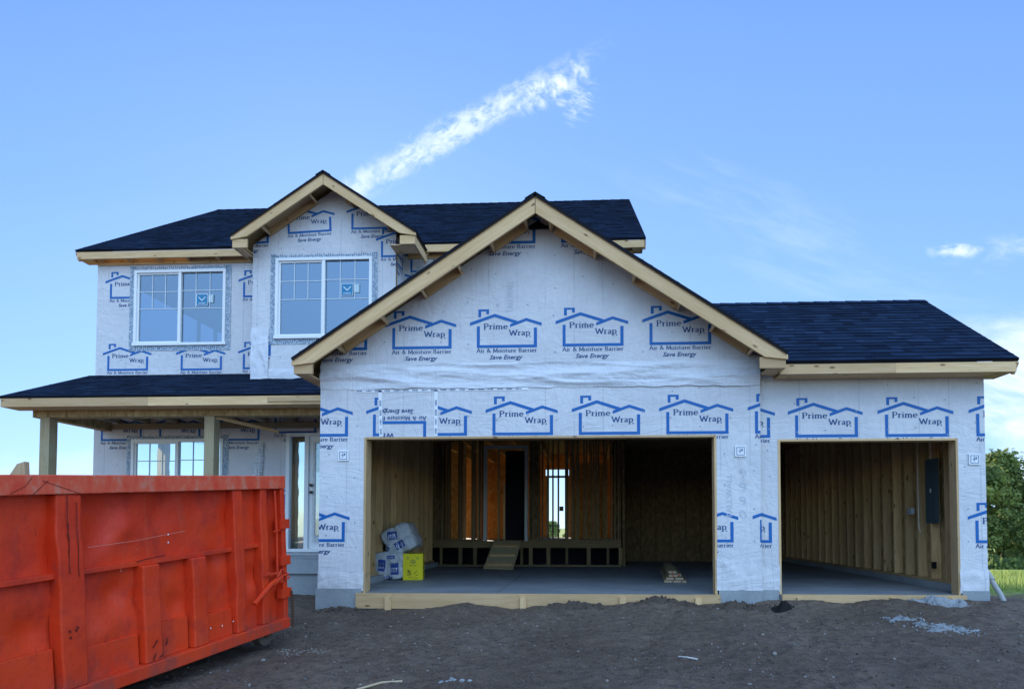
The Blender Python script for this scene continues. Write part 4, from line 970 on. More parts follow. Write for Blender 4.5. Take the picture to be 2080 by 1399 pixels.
for x in (-3.7, -3.3, -2.9, -2.5, -2.1, -1.7, -.6, -.25, .12, .5): mb.box((x, RYw - .19, .6), (x + .038, RYw - .101, 3.0))
build_each(mb, 'stud', 'stud_pine', house)
mb = MB()   # partitions clad with board
mb.box((-3.15, 9.0, .6), (-2.35, 9.03, 2.75), 0); mb.box((-5.2, 8.2, .6), (-3.45, 8.23, 2.95), 0); mb.box((-.45, 9.2, .6), (.5, 9.23, 2.75), 0)
build_each(mb, 'partition', 'osb_lit_orange', house)
mb = MB(); x = -9.8
while x < .8: mb.box((x, MY + .15, 3.02), (x + .05, RYw - .1, 3.26)); x += .61
build_each(mb, 'floor_joist', 'stud_pine', house)
mb = MB(); mb.box((MX0 + .02, MY + .15, 3.27), (MX1 - .02, RYw - .11, 3.30)); mb.box((MX0 + .1, MY + .15, .50), (QX0 - .12, RYw - .11, .55)); build_each(mb, 'subfloor', 'osb', house)
mb = MB(); mb.box((MX0 + .02, MY + .15, 6.2), (MX1 - .02, RYw - .11, 6.22)); mb.build('attic_floor', 'osb', house)
mb = MB()
for x in (-9.0, -8.6, -8.2, -7.8, -5.9, -5.5, -5.2, -4.8, -4.4): mb.box((x, 5.2, 3.3), (x + .04, 5.29, 6.19))
build_each(mb, 'stud', 'pine', house)

# wall boxes by the openings
for x, z, Y in ((-3.50, 1.95, 0), (2.10, 1.98, 0), (5.30, 1.86, BY)):
    mb = MB(); q = .075
    mb.box((x - q, Y - .02, z - q), (x + q, Y - .007, z + q), 0, shade=.5)
    for a in ((-q + .02, -q + .02, q - .02, -q + .026), (-q + .02, q - .026, q - .02, q - .02), (-q + .02, -q + .02, -q + .026, q - .02), (q - .026, -q + .02, q - .02, q - .02), (-.03, .0, .03, .006), (-.01, -.03, -.004, .04), (.01, .01, .03, .03)):
        mb.box((x + a[0], Y - .023, z + a[1]), (x + a[2], Y - .0205, z + a[3]), 1, shade=.5)
    o = mb.build('mounting_block', ['tape_white', 'print_navy'], house)
mb = MB()
for k in (0, 1): mb.tube([(2.09 + .02 * k, -.02, 1.91), (2.09 + .03 * k, -.04, 1.78), (2.14 + .02 * k, -.045, 1.62 - .04 * k), (2.20 + .03 * k, -.04, 1.55)], .0035, 0, 5)
build_each(mb, 'loose_wire', 'wire_white', house)
# breaker panel, outlet, cable on right wall
bp_ = empty('breaker_panel'); bp_.parent = house
XB = BX1 - .165
mb = MB(); mb.box((XB - .02, 1.00, .99), (XB + .008, 1.33, 1.98), 0, shade=.5); bev(mb.build('cabinet', 'breaker', bp_), .004)
mb = MB(); mb.box((XB - .028, 1.03, 1.05), (XB - .0205, 1.30, 1.92), 0, shade=.5); mb.build('door_leaf', 'breaker', bp_)
mb = MB(); mb.box((XB - .034, 1.15, 1.46), (XB - .0285, 1.18, 1.52), 0, shade=.5); mb.build('latch', 'wire_white', bp_)
mb = MB(); mb.box((XB - .06, 1.72, 1.14), (XB - .002, 1.84, 1.24), 0, shade=.5); mb.build('outlet_box', 'steel_door_frame', house)
mb = MB(); mb.box((XB - .05, 1.08, .30), (XB - .002, 1.14, .40), 0, shade=.5); mb.build('outlet_box', 'black_metal', house)
mb = MB(); mb.tube([(XB - .02, 1.55, 2.99), (XB - .03, 1.53, 2.3), (XB - .02, 1.56, 1.5), (XB - .04, 1.51, .95), (XB - .05, 1.45, .85)], .005, 0, 5); mb.tube([(XB - .02, 1.15, 2.99), (XB - .02, 1.17, 2.5), (XB - .02, 1.15, 1.98)], .006, 0, 5)
mb.tube([(XB - .03, .82, 1.12), (XB - .05, .86, .98), (XB - .04, .89, .82), (XB - .03, .90, .68)], .004, 1, 5)
build_each(mb, 'cable', ['wire_white', 'black_metal'], house)

# ================================================================ loose things
def thing(name, label, cat, loc=(0, 0, 0), rot=(0, 0, 0), group=None):
    return tag(empty(name, loc, rot), label, cat, group)
# ground height
def smooth(a, b_, x):
    q = max(0, min(1, (x - a) / (b_ - a))); return q * q * (3 - 2 * q)
def gz(x, y):
    edge = -.245 + .13 * smooth(-4.2, 2.0, x)
    f = edge - .060 * max(0, -y) if y < 0 else edge + .04 * smooth(0, 1.5, y)
    if y < -9: f = edge - .54 + .01 * (y + 9)
    fr_ = math.exp(-((y + .25) / .35) ** 2)
    if -4.6 < x < 6.4: f += fr_ * .055 * (.6 + 1.6 * noise.noise(Vector((x * 1.6, y * 1.2, 4.0))))
    if x > 2.3: f += .02 * math.exp(-((y - .2) / .4) ** 2)
    if y > 1 : f -= .047 * min(90, y - 1) * smooth(4.5, 6.5, abs(x) + (6 if x < -10.5 else 0) + max(0, y - 13))
    near = 1 - smooth(14, 40, math.hypot(x, y + 4))
    f += near * (.035 * noise.noise(Vector((x * .7, y * .7, 0))) + .030 * noise.noise(Vector((x * 2.3, y * 2.3, 1))) + .020 * noise.noise(Vector((x * 6, y * 6, 2))) + .015 * noise.noise(Vector((x * 14, y * 14, 3))))
    if y < -.6 and x > -3.2:
        for c_, sl in ((1.2, .25), (2.9, .25), (-1.9, -.12)):
            q = (x - c_ - sl * y) / .13; f -= near * .022 * math.exp(-q * q) * (1 + .5 * math.sin(y * 42 + q)) - near * .012 * math.exp(-(abs(q) - 1.7) ** 2)
    f += (1 - near) * .5 * noise.noise(Vector((x * .02, y * .02, 7)))
    return f
def axis(pts):
    o = []
    for a, b_, st in pts:
        n = max(1, int(round((b_ - a) / st))); o += [a + (b_ - a) * i / n for i in range(n)]
    return o + [pts[-1][1]]
xs = axis([(-1500, -300, 150), (-300, -60, 30), (-60, -16, 4), (-16, -7, .4), (-7, -3.5, .06), (-3.5, 9, .045), (9, 16, .3), (16, 70, 3), (70, 300, 30), (300, 1500, 150)])
ys = axis([(-400, -60, 50), (-60, -14, 5), (-14, -6, .3), (-6, 1.4, .045), (1.4, 14, .35), (14, 80, 3), (80, 320, 30), (320, 2600, 190)])
vs = [(x, y, gz(x, y)) for y in ys for x in xs]; nx = len(xs)
fs = [(j * nx + i, j * nx + i + 1, (j + 1) * nx + i + 1, (j + 1) * nx + i) for j in range(len(ys) - 1) for i in range(nx - 1)]
me = bpy.data.meshes.new('ground'); me.from_pydata(vs, [], fs); me.materials.append(MATS['ground']); me.polygons.foreach_set('use_smooth', [True] * len(fs))
g = bpy.data.objects.new('ground', me); COL.objects.link(g); tag(g, 'dark bare dirt yard running into grass beside the house', None, None, 'structure')

# form boards along the slab edges
def form_board(x0, x1, Y, z0, stakes, label, seams):
    t_ = thing('form_board', label, 'form board', ((x0 + x1) / 2, Y, 0)); cx = (x0 + x1) / 2
    mb = MB(); a = x0
    for b_ in seams + [x1]: mb.box((a - cx + .001, -.04, z0), (b_ - cx - .001, 0, .004)); a = b_
    bev(mb.build('board', 'pine', t_), .003)
    for s in stakes:
        mb = MB(); mb.box((s - cx, -.082, z0 - .15), (s + .085 - cx, -.042, -.035 + random.uniform(-.02, .01))); mb.build('stake', 'pine', t_)
    return t_
form_board(-3.28, 1.80, -.037, -.21, [-2.85, -.95, .42, 1.45], 'long pale timber board along the wide garage slab edge', [.9])
form_board(2.66, 5.13, BY - .037, -.16, [2.85, 4.1, 4.9], 'shorter timber board along the single bay slab edge', [])

# insulation bags
def bag(loc, dims, label, rotz, roll, patches):
    t_ = thing('insulation_bag', label, 'insulation bag', loc, (0, 0, rotz), 'insulation bags stacked in the garage')
    bm = bmesh.new(); bmesh.ops.create_cube(bm, size=1); bmesh.ops.subdivide_edges(bm, edges=bm.edges, cuts=15, use_grid_fill=True)
    for v in bm.verts:
        p = v.co * 2; e_ = 4.5; l = (abs(p.x) ** e_ + abs(p.y) ** 9 + abs(p.z) ** e_) ** (1 / e_) if max(abs(p.x), abs(p.z)) > .01 else 1
        q = Vector((p.x / max(l, .6), p.y * .98, p.z / max(l, .6)))
        crease = math.exp(-(q.x / .10) ** 2) * .11 + math.exp(-(q.z / .10) ** 2) * .11
        rr = 1 - crease * (.7 + .3 * abs(q.y)); q.x *= rr; q.z *= rr
        if q.y < -.9: q.y += .22 * (math.hypot(q.x, q.z) * .6) ** 2 + crease * .7
        q += Vector((noise.noise(q * 3), noise.noise(q * 3 + Vector((5, 0, 0))), noise.noise(q * 3 + Vector((0, 5, 0))))) * .05
        q += Vector((0, 1, 0)) * .02 * noise.noise(q * 11)
        v.co = Vector((q.x * dims[0] / 2, q.y * dims[1] / 2, q.z * dims[2] / 2))
        v.co = Matrix.Rotation(roll, 3, 'Y') @ v.co + Vector((0, 0, dims[2] / 2))
    me = bpy.data.meshes.new('bag'); bm.to_mesh(me)
    me.materials.append(MATS['bag_plastic']); me.polygons.foreach_set('use_smooth', [True] * len(me.polygons))
    o = bpy.data.objects.new('bag', me); COL.objects.link(o); o.parent = t_
    # printed blue panels following the surface of the bag
    from mathutils.bvhtree import BVHTree
    bvh = BVHTree.FromBMesh(bm); mb = MB(); rn = random.Random(3)
    for (cx, cz, w, h, rot) in patches:
        mb = MB()
        def pt(a, c, pr):
            ra = a * math.cos(rot) - c * math.sin(rot); rc = a * math.sin(rot) + c * math.cos(rot)
            hit = bvh.ray_cast(Vector((cx + ra, -3, cz + rc)), Vector((0, 1, 0)))[0]
            return (hit + Vector((0, -pr, 0))) if hit else None
        def quadgrid(a0, c0, a1, c1, mt, pr, n=5):
            for i in range(n):
                for j in range(n):
                    q = [pt(a0 + (a1 - a0) * (i + p) / n, c0 + (c1 - c0) * (j + s_) / n, pr) for p, s_ in ((0, 0), (1, 0), (1, 1), (0, 1))]
                    if all(q): mb.face(q, mt)
        quadgrid(-w / 2, -h / 2, w / 2, h / 2, 0, .004)
        for k in range(4):
            a = -w / 2 + w * (.15 + .2 * k); quadgrid(a, -h * .3, a + w * .05, h * .1 + rn.uniform(0, h * .2), 1, .007, 2); quadgrid(a, h * .02, a + w * .13, h * .08, 1, .0072, 2)
        mb.build('printed_label', ['bag_blue', 'sticker_white'], t_)
    bm.free()
    return t_
bag((-3.52, 2.42, .0), (.54, .62, .50), 'lower upright insulation bag beside the yellow box', 0, 0, [(-.11, .26, .13, .2, -.1), (.12, .2, .14, .2, .05), (.05, .40, .14, .06, 0), (-.02, .045, .2, .04, 0)])
bag((-3.42, 2.66, .45), (.56, 1.0, .52), 'upper insulation bag lying across the other one', .12, R(-24), [(-.10, .33, .17, .14, .1), (.03, .17, .17, .13, .5), (-.2, .10, .10, .08, -.5)])
# yellow box
yb = thing('cardboard_box', 'yellow printed cardboard box beside the insulation bags', 'box', (-3.12, 2.34, 0), (0, 0, R(10)))
mb = MB(); mb.box((-.17, -.14, 0.002), (.17, .24, .46), 0, shade=.5); o = mb.build('carton', 'card_yellow', yb); bev(o, .005)
mb = MB(); Fp = lambda a, z: (a, -.1425, z)
def ink(pts, w, mt=0):
    tmp = []; penstroke(pts, w, w, tmp)
    for q in tmp: mb.face([Fp(*p) for p in q], mt)
for cx in (-.09, .08): ink(arc(cx, .385, .016, .018, 0, 360, 8), .004, 1)
ink([(-.04, .33), (0, .36), (.04, .33)], .006, 1); ink(arc(0, .325, .045, .03, 180, 360, 8), .006, 1); ink([(-.02, .33), (0, .31), (.02, .33)], .006, 1)
for q in font_text('INSULATION', -.06, .245, .022, .12): mb.face([Fp(*p) for p in q], 0)
for z in (.16, .11): ink([(-.10, z), (-.02, z - .01)], .004); ink([(-.10, z - .02), (-.03, z - .035)], .003)
ink([(-.09, .19), (-.06, .12)], .004); ink([(-.07, .18), (-.04, .10)], .004); ink([(.02, .10), (.07, .16)], .004); ink([(.04, .07), (.10, .10)], .004); ink([(-.08, .05), (.09, .03)], .003)
Sp = lambda a, z: (.1725, a, z)
Fp = Sp; ink(arc(.02, .27, .05, .09, 30, 330, 12), .008); ink(arc(.02, .25, .03, .05, 0, 330, 10), .010); ink([(.0, .38), (.0, .42), (.05, .42)], .005); ink([(-.08, .1), (.08, .13)], .004); ink([(-.06, .06), (.1, .08)], .003)
mb.build('printed_drawing', ['ink', 'ink_green'], yb)
# lumber stack
ls = thing('lumber_stack', 'low stack of long boards lying on the garage floor', 'lumber stack', (1.44, 1.85, 0), (0, 0, R(-5)))
lay = 0
for (x, y0, z, w, ln) in ((-.11, .0, .0, .14, 3.2), (.04, .02, .0, .14, 3.2), (.15, -.02, .0, .07, 3.1), (-.08, .03, .043, .14, 3.1), (.07, .04, .043, .14, 3.0), (-.03, .10, .086, .14, 3.0), (.08, .30, .086, .07, 2.7), (-.03, .35, .129, .14, 2.7)):
    mb = MB(); mb.box((x - w / 2, y0, z + .003), (x + w / 2 - .004, y0 + ln, z + .041)); mb.box((x - w / 2 + .004, y0 - .0015, z + .006), (x + w / 2 - .008, y0 - .0005, z + .038), 1); 
    if z > .08: mb.box((x - .012, y0 - .003, z + .008), (x + .012, y0 - .002, z + .036), 2)
    mb.build('board', ['treated', 'lumber_end', 'end_red'], ls)
# ramp
rp = thing('ramp', 'wooden ramp with cleats leaning up to the inner doorway', 'ramp', (-1.98, 5.0, 0))
mb = MB(); A, B_ = Vector((0, 0, .02)), Vector((.06, 1.15, .60)); mb.beam(A, B_, .66, .025, up=(0, -.45, .89)); mb.build('panel', 'treated', rp)
for q in (.12, .45, .78):
    mb = MB(); c = A.lerp(B_, q) + Vector((0, -.012, .03)); mb.beam(c - Vector((.29, 0, 0)), c + Vector((.29, 0, 0)), .09, .03, up=(0, -.45, .89)); mb.build('cleat', 'pine', rp)
# pipe
pp = thing('drain_pipe', 'grey plastic drain pipe leaning at the right corner of the house', 'pipe', (5.66, .12, gz(5.66, .12)))
mb = MB(); mb.tube([(-.16, .42, .66), (-.10, .30, .47), (.0, .05, .08), (.02, .0, -.04)], .034, 0, 14); mb.build('pipe', 'pipe', pp, True)
mb = MB(); mb.tube([(-.075, .235, .38), (-.045, .16, .27)], .042, 0, 14); mb.build('coupling', 'pipe', pp, True)

# rubble, clods, gravel, sticks
def lump(name, label, cat, x, y, r, h, mat, seed, n=40, spread=1.0, group=None, ms=.034):
    """a heap of many broken pieces sunk in the dirt"""
    t_ = MB(); rn = random.Random(seed)
    for k in range(n):
        a = rn.uniform(0, 6.28); d_ = math.sqrt(rn.random()) * r; px_, py_ = x + math.cos(a) * d_ * spread, y + math.sin(a) * d_ * .55
        s = rn.uniform(.2, 1) * min(ms, r * .26); zz = gz(px_, py_) + h * (1 - d_ / r) * rn.uniform(.4, 1)
        bm = bmesh.new(); bmesh.ops.create_icosphere(bm, subdivisions=2, radius=s)
        o_ = Vector((rn.uniform(0, 99), 0, 0))
        for v in bm.verts: v.co *= 1 + .55 * noise.noise(v.co / s * 1.3 + o_) + .25 * noise.noise(v.co / s * 3.3 + o_); v.co.z *= .6
        for f in bm.faces: t_.face([v.co + Vector((px_, py_, zz)) for v in f.verts], 0)
        bm.free()
    o = t_.build(name, mat, None); return tag(o, label, cat, group)
def heap(name, label, cat, x, y, rx, ry, h, mat, seed, rough=.5, thr=.0, bits=25):
    """a crumbly heap: rough height field whose ragged edge sinks into the dirt, with loose bits"""
    mb = MB(); n = 54; g_ = []
    for j in range(n + 1):
        row = []
        for i in range(n + 1):
            a, c = (i / n * 2 - 1) * 1.25, (j / n * 2 - 1) * 1.25; px_, py_ = x + a * rx, y + c * ry; V_ = Vector((px_ * 9, py_ * 9, seed * 7.7))
            f = 1 - math.hypot(a, c) + .55 * noise.noise(V_ * .45) - thr + .35 * noise.noise(V_ * 1.2)
            z = h * max(-.6, min(1, f * 1.3)) + rough * (.020 * noise.noise(V_ * 1.3) + .018 * noise.noise(V_ * 3.1) + .012 * noise.noise(V_ * 7))
            row.append((px_, py_, gz(px_, py_) + z - .012))
        g_.append(row)
    for j in range(n):
        for i in range(n): mb.face([g_[j][i], g_[j][i + 1], g_[j + 1][i + 1], g_[j + 1][i]], 0)
    rn = random.Random(seed)
    for k in range(bits):
        a = rn.uniform(0, 6.28); d_ = rn.uniform(.3, 1.35); px_, py_ = x + math.cos(a) * rx * d_, y + math.sin(a) * ry * d_; s_ = rn.uniform(.006, .02); zz = gz(px_, py_) + max(0, h * (1 - d_)) + s_ * .3
        bm = bmesh.new(); bmesh.ops.create_icosphere(bm, subdivisions=1, radius=s_)
        for v in bm.verts: v.co *= rn.uniform(.6, 1.25)
        for f in bm.faces: mb.face([v.co + Vector((px_, py_, zz)) for v in f.verts], 0)
        bm.free()
    return tag(mb.build(name, mat, None), label, cat)
heap('mortar_heap', 'grey mortar heap against the single bay board', 'rubble', 4.62, -.24, .36, .16, .11, 'mortar', 2, 1)
heap('mortar_heap', 'flat patch of grey mortar spilled on the dirt at right', 'rubble', 3.95, -1.55, .38, .22, .025, 'mortar', 3, 1.1, .1, 60)
heap('mortar_heap', 'small dark crumbled mortar beside the flat grey patch', 'rubble', 3.62, -1.22, .24, .10, .03, 'mortar', 4, .9, .1, 30)
heap('dirt_clod', 'black dirt clod in front of the pier between the bays', 'dirt clod', 2.52, -.38, .12, .10, .11, 'clod_black', 5, 1.6)
heap('dirt_clod', 'rough dirt clods heaped against the left pier', 'dirt clod', -3.30, -.30, .42, .16, .05, 'clod', 6, 1.3, 0, 60)
heap('dirt_clod', 'dirt clods in front of the middle of the garage board', 'dirt clod', -.15, -.30, .45, .15, .075, 'clod', 7, 1.4, 0, 60)
heap('dirt_clod', 'dirt clods against the right end of the garage board', 'dirt clod', 1.15, -.25, .45, .14, .055, 'clod', 8, 1.4, 0, 60)
heap('dirt_clod', 'dirt heap around the pier between the bays', 'dirt clod', 2.02, -.24, .36, .20, .08, 'clod', 9, 1.2, 0, 60)
lump('gravel_patch', 'pale gravel spill beside the dumpster end', 'gravel', -3.0, -2.3, .30, .0, 'pebble_light', 10, 170, ms=.010)
lump('plastic_scrap', 'bluish scrap lying on the dirt near the front', 'scrap', -1.15, -3.55, .09, .0, 'mortar', 11, 14, 1.6)
def debris(name, label, cat, pts, r, mat):
    mb = MB(); mb.tube([(x, y, gz(x, y) + r * .8 + dz_) for x, y, dz_ in pts], r, 0, 6); return tag(mb.build(name, mat, None, True), label, cat)
debris('stick', 'pale splintered stick lying on the dirt left of centre', 'stick', [(-1.95, -3.65, 0), (-1.78, -3.52, .01), (-1.62, -3.45, .01)], .011, 'stick')
debris('plastic_strip', 'curved white strip lying on the dirt at right', 'strip', [(.86, -2.75, 0), (.93, -2.83, .01), (1.02, -2.86, 0)], .009, 'strip')
debris('stick', 'thin grey stick on the dirt at the bottom right of centre', 'stick', [(.52, -4.05, 0), (.62, -4.0, .01), (.74, -3.98, 0)], .006, 'strip')
mb = MB(); rn = random.Random(77); ico = bmesh.new(); bmesh.ops.create_icosphere(ico, subdivisions=1, radius=1); iv = [v.co.copy() for v in ico.verts]; iff = [[v.index for v in f.verts] for f in ico.faces]; ico.free()
for k in range(8500):
    x = rn.uniform(-5.5, 9); y = 1.0 - 7.0 * rn.random() ** .8
    if y > -.15 and x < 5.8: continue
    if noise.noise(Vector((x * .8, y * .8, 9))) < -.18 and rn.random() < .75: continue
    s = rn.choice((.004, .006, .006, .008, .010, .013)) * rn.uniform(.7, 1.3); 
    if rn.random() < .008: s *= 1.9
    z = gz(x, y) + s * .3; a = rn.uniform(.6, 1.5); b_ = rn.uniform(.5, 1)
    mt = 0 if rn.random() < .2 else (1 if rn.random() < .5 else 2)
    for f in iff: mb.face([(x + iv[i].x * s * a, y + iv[i].y * s, z + iv[i].z * s * b_) for i in f], mt)
tag(mb.build('gravel', ['pebble_light', 'pebble_mid', 'clod'], None), 'small stones and crumbs scattered over the dirt yard', 'gravel', None, 'stuff')

# ================================================================ dumpster
DL, DHt, DW = 6.6, 1.70, 2.3
az = R(10); dirv = Vector((-math.sin(az), -math.cos(az), -.075)).normalized()      # from the far end towards the camera
dum = thing('dumpster', 'large dented red roll-off dumpster parked left of the garage', 'dumpster', (-3.34, -1.95, -.20))
zup = Vector((0, 0, 1)); ydir = zup.cross(dirv).normalized(); zdir = dirv.cross(ydir).normalized()
if ydir.x < 0: pass
Md = Matrix((dirv, ydir, zdir)).transposed(); dum.rotation_euler = Md.to_euler()
# local axes: x along the side towards the camera, y across (sign below), z up
out_s = 1 if ydir.x > 0 else -1
OY = lambda d_: d_ * out_s
DENTS = [(2.05, .75, .10, .05), (1.45, .55, .12, .045), (1.95, 1.28, .09, -.03), (.95, .9, .10, .04), (2.7, .6, .16, .06), (1.15, .35, .10, .04), (2.2, .45, .12, -.03), (1.6, 1.35, .13, .03)]
def dent(x, z): return sum(-d_ * math.exp(-((x - a) ** 2 + (z - c) ** 2) / (r_ * r_)) for a, c, r_, d_ in DENTS) - .05 * max(0, noise.noise(Vector((x * 2.1, z * 2.3, 13))) - .28) * 2 + .030 * noise.noise(Vector((x * 1.1, z * 1.5, 3))) + .012 * noise.noise(Vector((x * 3.1, z * 3.3, 8)))
def panel(x0, x1, z0, z1, off, name, mat='red_paint', st=.035, par=dum, amp=1.0):
    mb = MB(); nx_, nz_ = max(2, int((x1 - x0) / st)), max(2, int((z1 - z0) / st))
    q = lambda i, j: (x0 + (x1 - x0) * i / nx_, OY(off + amp * dent(x0 + (x1 - x0) * i / nx_, z0 + (z1 - z0) * j / nz_)), z0 + (z1 - z0) * j / nz_)
    for i in range(nx_):
        for j in range(nz_):
            p = [q(i, j), q(i + 1, j), q(i + 1, j + 1), q(i, j + 1)]; mb.face(p if out_s < 0 else p[::-1], 0)
    o = mb.build(name, mat, par, True)
    bm = bmesh.new(); bm.from_mesh(o.data); bmesh.ops.remove_doubles(bm, verts=bm.verts, dist=1e-5); bm.to_mesh(o.data); bm.free()
    return o
def dbox(x0, x1, o0, o1, z0, z1, name, mat='red_paint', warp=0.0, b_=.008, par=dum, seed=0):
    mb = MB(); a, c = sorted((OY(o0), OY(o1))); mb.box((x0, a, z0), (x1, c, z1), 0, shade=.5); o = mb.build(name, mat, par)
    if warp:
        bm = bmesh.new(); bm.from_mesh(o.data); bmesh.ops.remove_doubles(bm, verts=bm.verts, dist=1e-5)
        long_e = [e for e in bm.edges if e.calc_length() > .5]; bmesh.ops.subdivide_edges(bm, edges=long_e, cuts=28, use_grid_fill=True)
        for v in bm.verts:
            v.co.x += .55 * warp * noise.noise(Vector((v.co.x * 1.3, v.co.z * 4.2, seed))) * (1 if x1 - x0 < .6 else 0); v.co.y += warp * .5 * noise.noise(Vector((v.co.x * 2, v.co.z * 3.2, seed + 5)))
            if x1 - x0 > .6: v.co.z += warp * .5 * noise.noise(Vector((v.co.x * 1.6, 0, seed)))
        bm.to_mesh(o.data); bm.free()
    bev(o, b_); return o
MZ = .98                                                         # height of the long mid rail
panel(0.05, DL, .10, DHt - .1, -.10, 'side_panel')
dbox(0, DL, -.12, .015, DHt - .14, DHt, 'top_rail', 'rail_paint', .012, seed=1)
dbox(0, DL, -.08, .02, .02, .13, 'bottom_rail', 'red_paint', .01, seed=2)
dbox(.38, DL, -.10, -.045, MZ - .03, MZ + .01, 'mid_rail', 'red_paint', .008, .004, seed=3)
def rib(u, w, z0, z1, seed, warp=.02): return dbox(u, u + w, -.12, -.005, z0, z1, 'rib', 'red_paint', warp, .012, seed=seed)
# ribs measured along the side from the far end; the short ones stop at the mid rail
for k, (u, w, full) in enumerate(((.30, .10, 1), (.66, .13, 1), (1.17, .17, 0), (1.70, .17, 0), (2.38, .20, 1), (3.05, .2, 0), (3.7, .2, 1), (4.4, .2, 0), (5.1, .2, 1), (5.9, .2, 0))):
    rib(u, w, .13, (DHt - .14) if full else MZ - .03, k, .03 if full else .02)
for k, (a0, a1) in enumerate(((.80, 1.15), (1.36, 1.68), (1.89, 2.36), (2.6, 3.03))): dbox(a0, a1, -.10, -.062, .13, .13 + (.26, .30, .26, .32)[k], 'patch_plate', 'red_paint', .012, .004, seed=40 + k)
dbox(.0, .07, -.14, .0, .10, DHt - .14, 'end_post', 'red_paint', .01, seed=20)
for z in (1.12, .72, .36): dbox(-.035, .12, -.05, .022, z, z + .10, 'hinge', 'red_paint', .0, .01)
mb = MB(); mb.tube([(.17, OY(.0), .62), (.165, OY(.005), 1.1), (.17, OY(0), 1.54)], .013, 0, 8)
mb.tube([(.0, OY(.0), 1.12), (.22, OY(.01), 1.10)], .010, 0, 6); mb.build('latch_rod', 'red_paint', dum, True)
mb = MB(); rn = random.Random(5)
for k in range(16):
    a = .02 + rn.random() * .32; z = .60 + rn.uniform(-.05, .06); mb.tube([(a, OY(.02), z), (a + rn.uniform(-.04, .1), OY(.035), z + rn.uniform(-.03, .03)), (a + rn.uniform(.02, .12), OY(.02), z + rn.uniform(-.06, .03))], .009, 0, 5)
mb.tube([(.08, OY(.01), .62), (.30, OY(.02), .55), (.55, OY(.0), .38)], .022, 0, 6); mb.build('latch_bar', 'red_paint', dum)
mb = MB()
for k in range(26):
    q = k / 25; c = Vector((-.01 - .015 * math.sin(q * 3.1), OY(.03 + .01 * (k % 2)), .42 - .38 * q)); ax_ = Vector((.014, 0, 0)) if k % 2 else Vector((0, .014, 0))
    ring = [c + ax_ * math.cos(a * .9) + Vector((0, 0, .017)) * math.sin(a * .9) for a in range(8)]; mb.tube(ring, .004, 0, 4, cap=False)
mb.build('chain', 'rust', dum)
# scratches, dents of bare metal and torn spots
mb = MB(); rn = random.Random(9)
def scr(pts, w, mt=0, off=-.068):
    tmp = []; penstroke(pts, w, w, tmp)
    for q in tmp:
        p = [(a, OY(off + .0), z) for a, z in q]; mb.face(p, mt)
for u, z0, z1 in ((2.43, .95, 1.5), (2.50, .98, 1.55), (2.50, 1.1, 1.35)):
    pts = [(u + .004 * math.sin(k * 1.3), z0 + (z1 - z0) * k / 9) for k in range(10)]; scr(pts, .003, 0, .0005 if 0 else .004)
scr([(2.64 + .02 * k, 1.66 - .018 * k) for k in range(8)], .0022, 0, .018); scr([(2.40 + .04 * k, 1.56 + .014 * k) for k in range(8)], .002, 0, .018); scr([(2.9, 1.57), (2.8, 1.62), (2.75, 1.68)], .002, 0, .018)
scr([(1.62, 1.01), (1.82, 1.0), (1.9, .99)], .004, 0, -.03); scr([(1.35, 1.2), (1.9, 1.16), (2.3, 1.15)], .002, 1, -.062)
for k in range(7):
    u, z = 1.1 + rn.random() * 2.0, .2 + rn.random() * 1.2; l = rn.uniform(.01, .07); a = rn.uniform(-1.6, 1.6)
    scr([(u, z), (u + l * math.cos(a) * .5, z + l * math.sin(a))], rn.uniform(.001, .003), rn.choice((0, 0, 1)), -.055)
for k in range(5):
    u, z = 1.64 + rn.random() * .2, .13 + rn.random() * .13 ; scr([(u, z), (u + rn.uniform(-.05, .05), z + rn.uniform(.01, .07))], .006, 0, .004)
for k in range(4):
    u, z = 2.44 + rn.random() * .10, .50 + rn.random() * .07; scr([(u, z), (u + .01, z + .02)], .006, 0, .004)
for u, z in ((1.55, 1.18), (1.552, 1.11), (1.1, .25), (.95, .24), (.8, .25)): scr([(u, z), (u + .004, z + .012)], .007, 2, -.05)
mb.build('scrape', ['scratch', 'scratch_pale', 'sticker_white'], dum)
# far side, ends, floor
mb = MB()
a, c = sorted((OY(-DW), OY(-DW - .08))); mb.box((0, a, .1), (DL, c, DHt), 0, shade=.5); a, c = sorted((OY(-.12), OY(-DW))); mb.box((0.001, a, .1), (.06, c, DHt - .002), 0, shade=.5); mb.box((DL - .06, a, .1), (DL, c, DHt - .002), 0, shade=.5); mb.box((.06, a, .1), (DL - .06, c, .14), 0, shade=.5)
mb.build('box_shell', 'red_paint', dum)
for u in (.32, 5.9):
    wv = empty('wheel'); wv.parent = dum; wv.location = (u, OY(-.10), .0)
    mb = MB(); rr = .11
    mb.tube([(0, -.05, 0), (0, -.045, 0), (0, .045, 0), (0, .05, 0)], [rr - .012, rr, rr, rr - .012], 0, 20); mb.build('tyre', 'wheel_grey', wv)
    mb = MB(); mb.tube([(0, -.06, 0), (0, .06, 0)], .03, 0, 10); mb.build('hub', 'rust', wv)
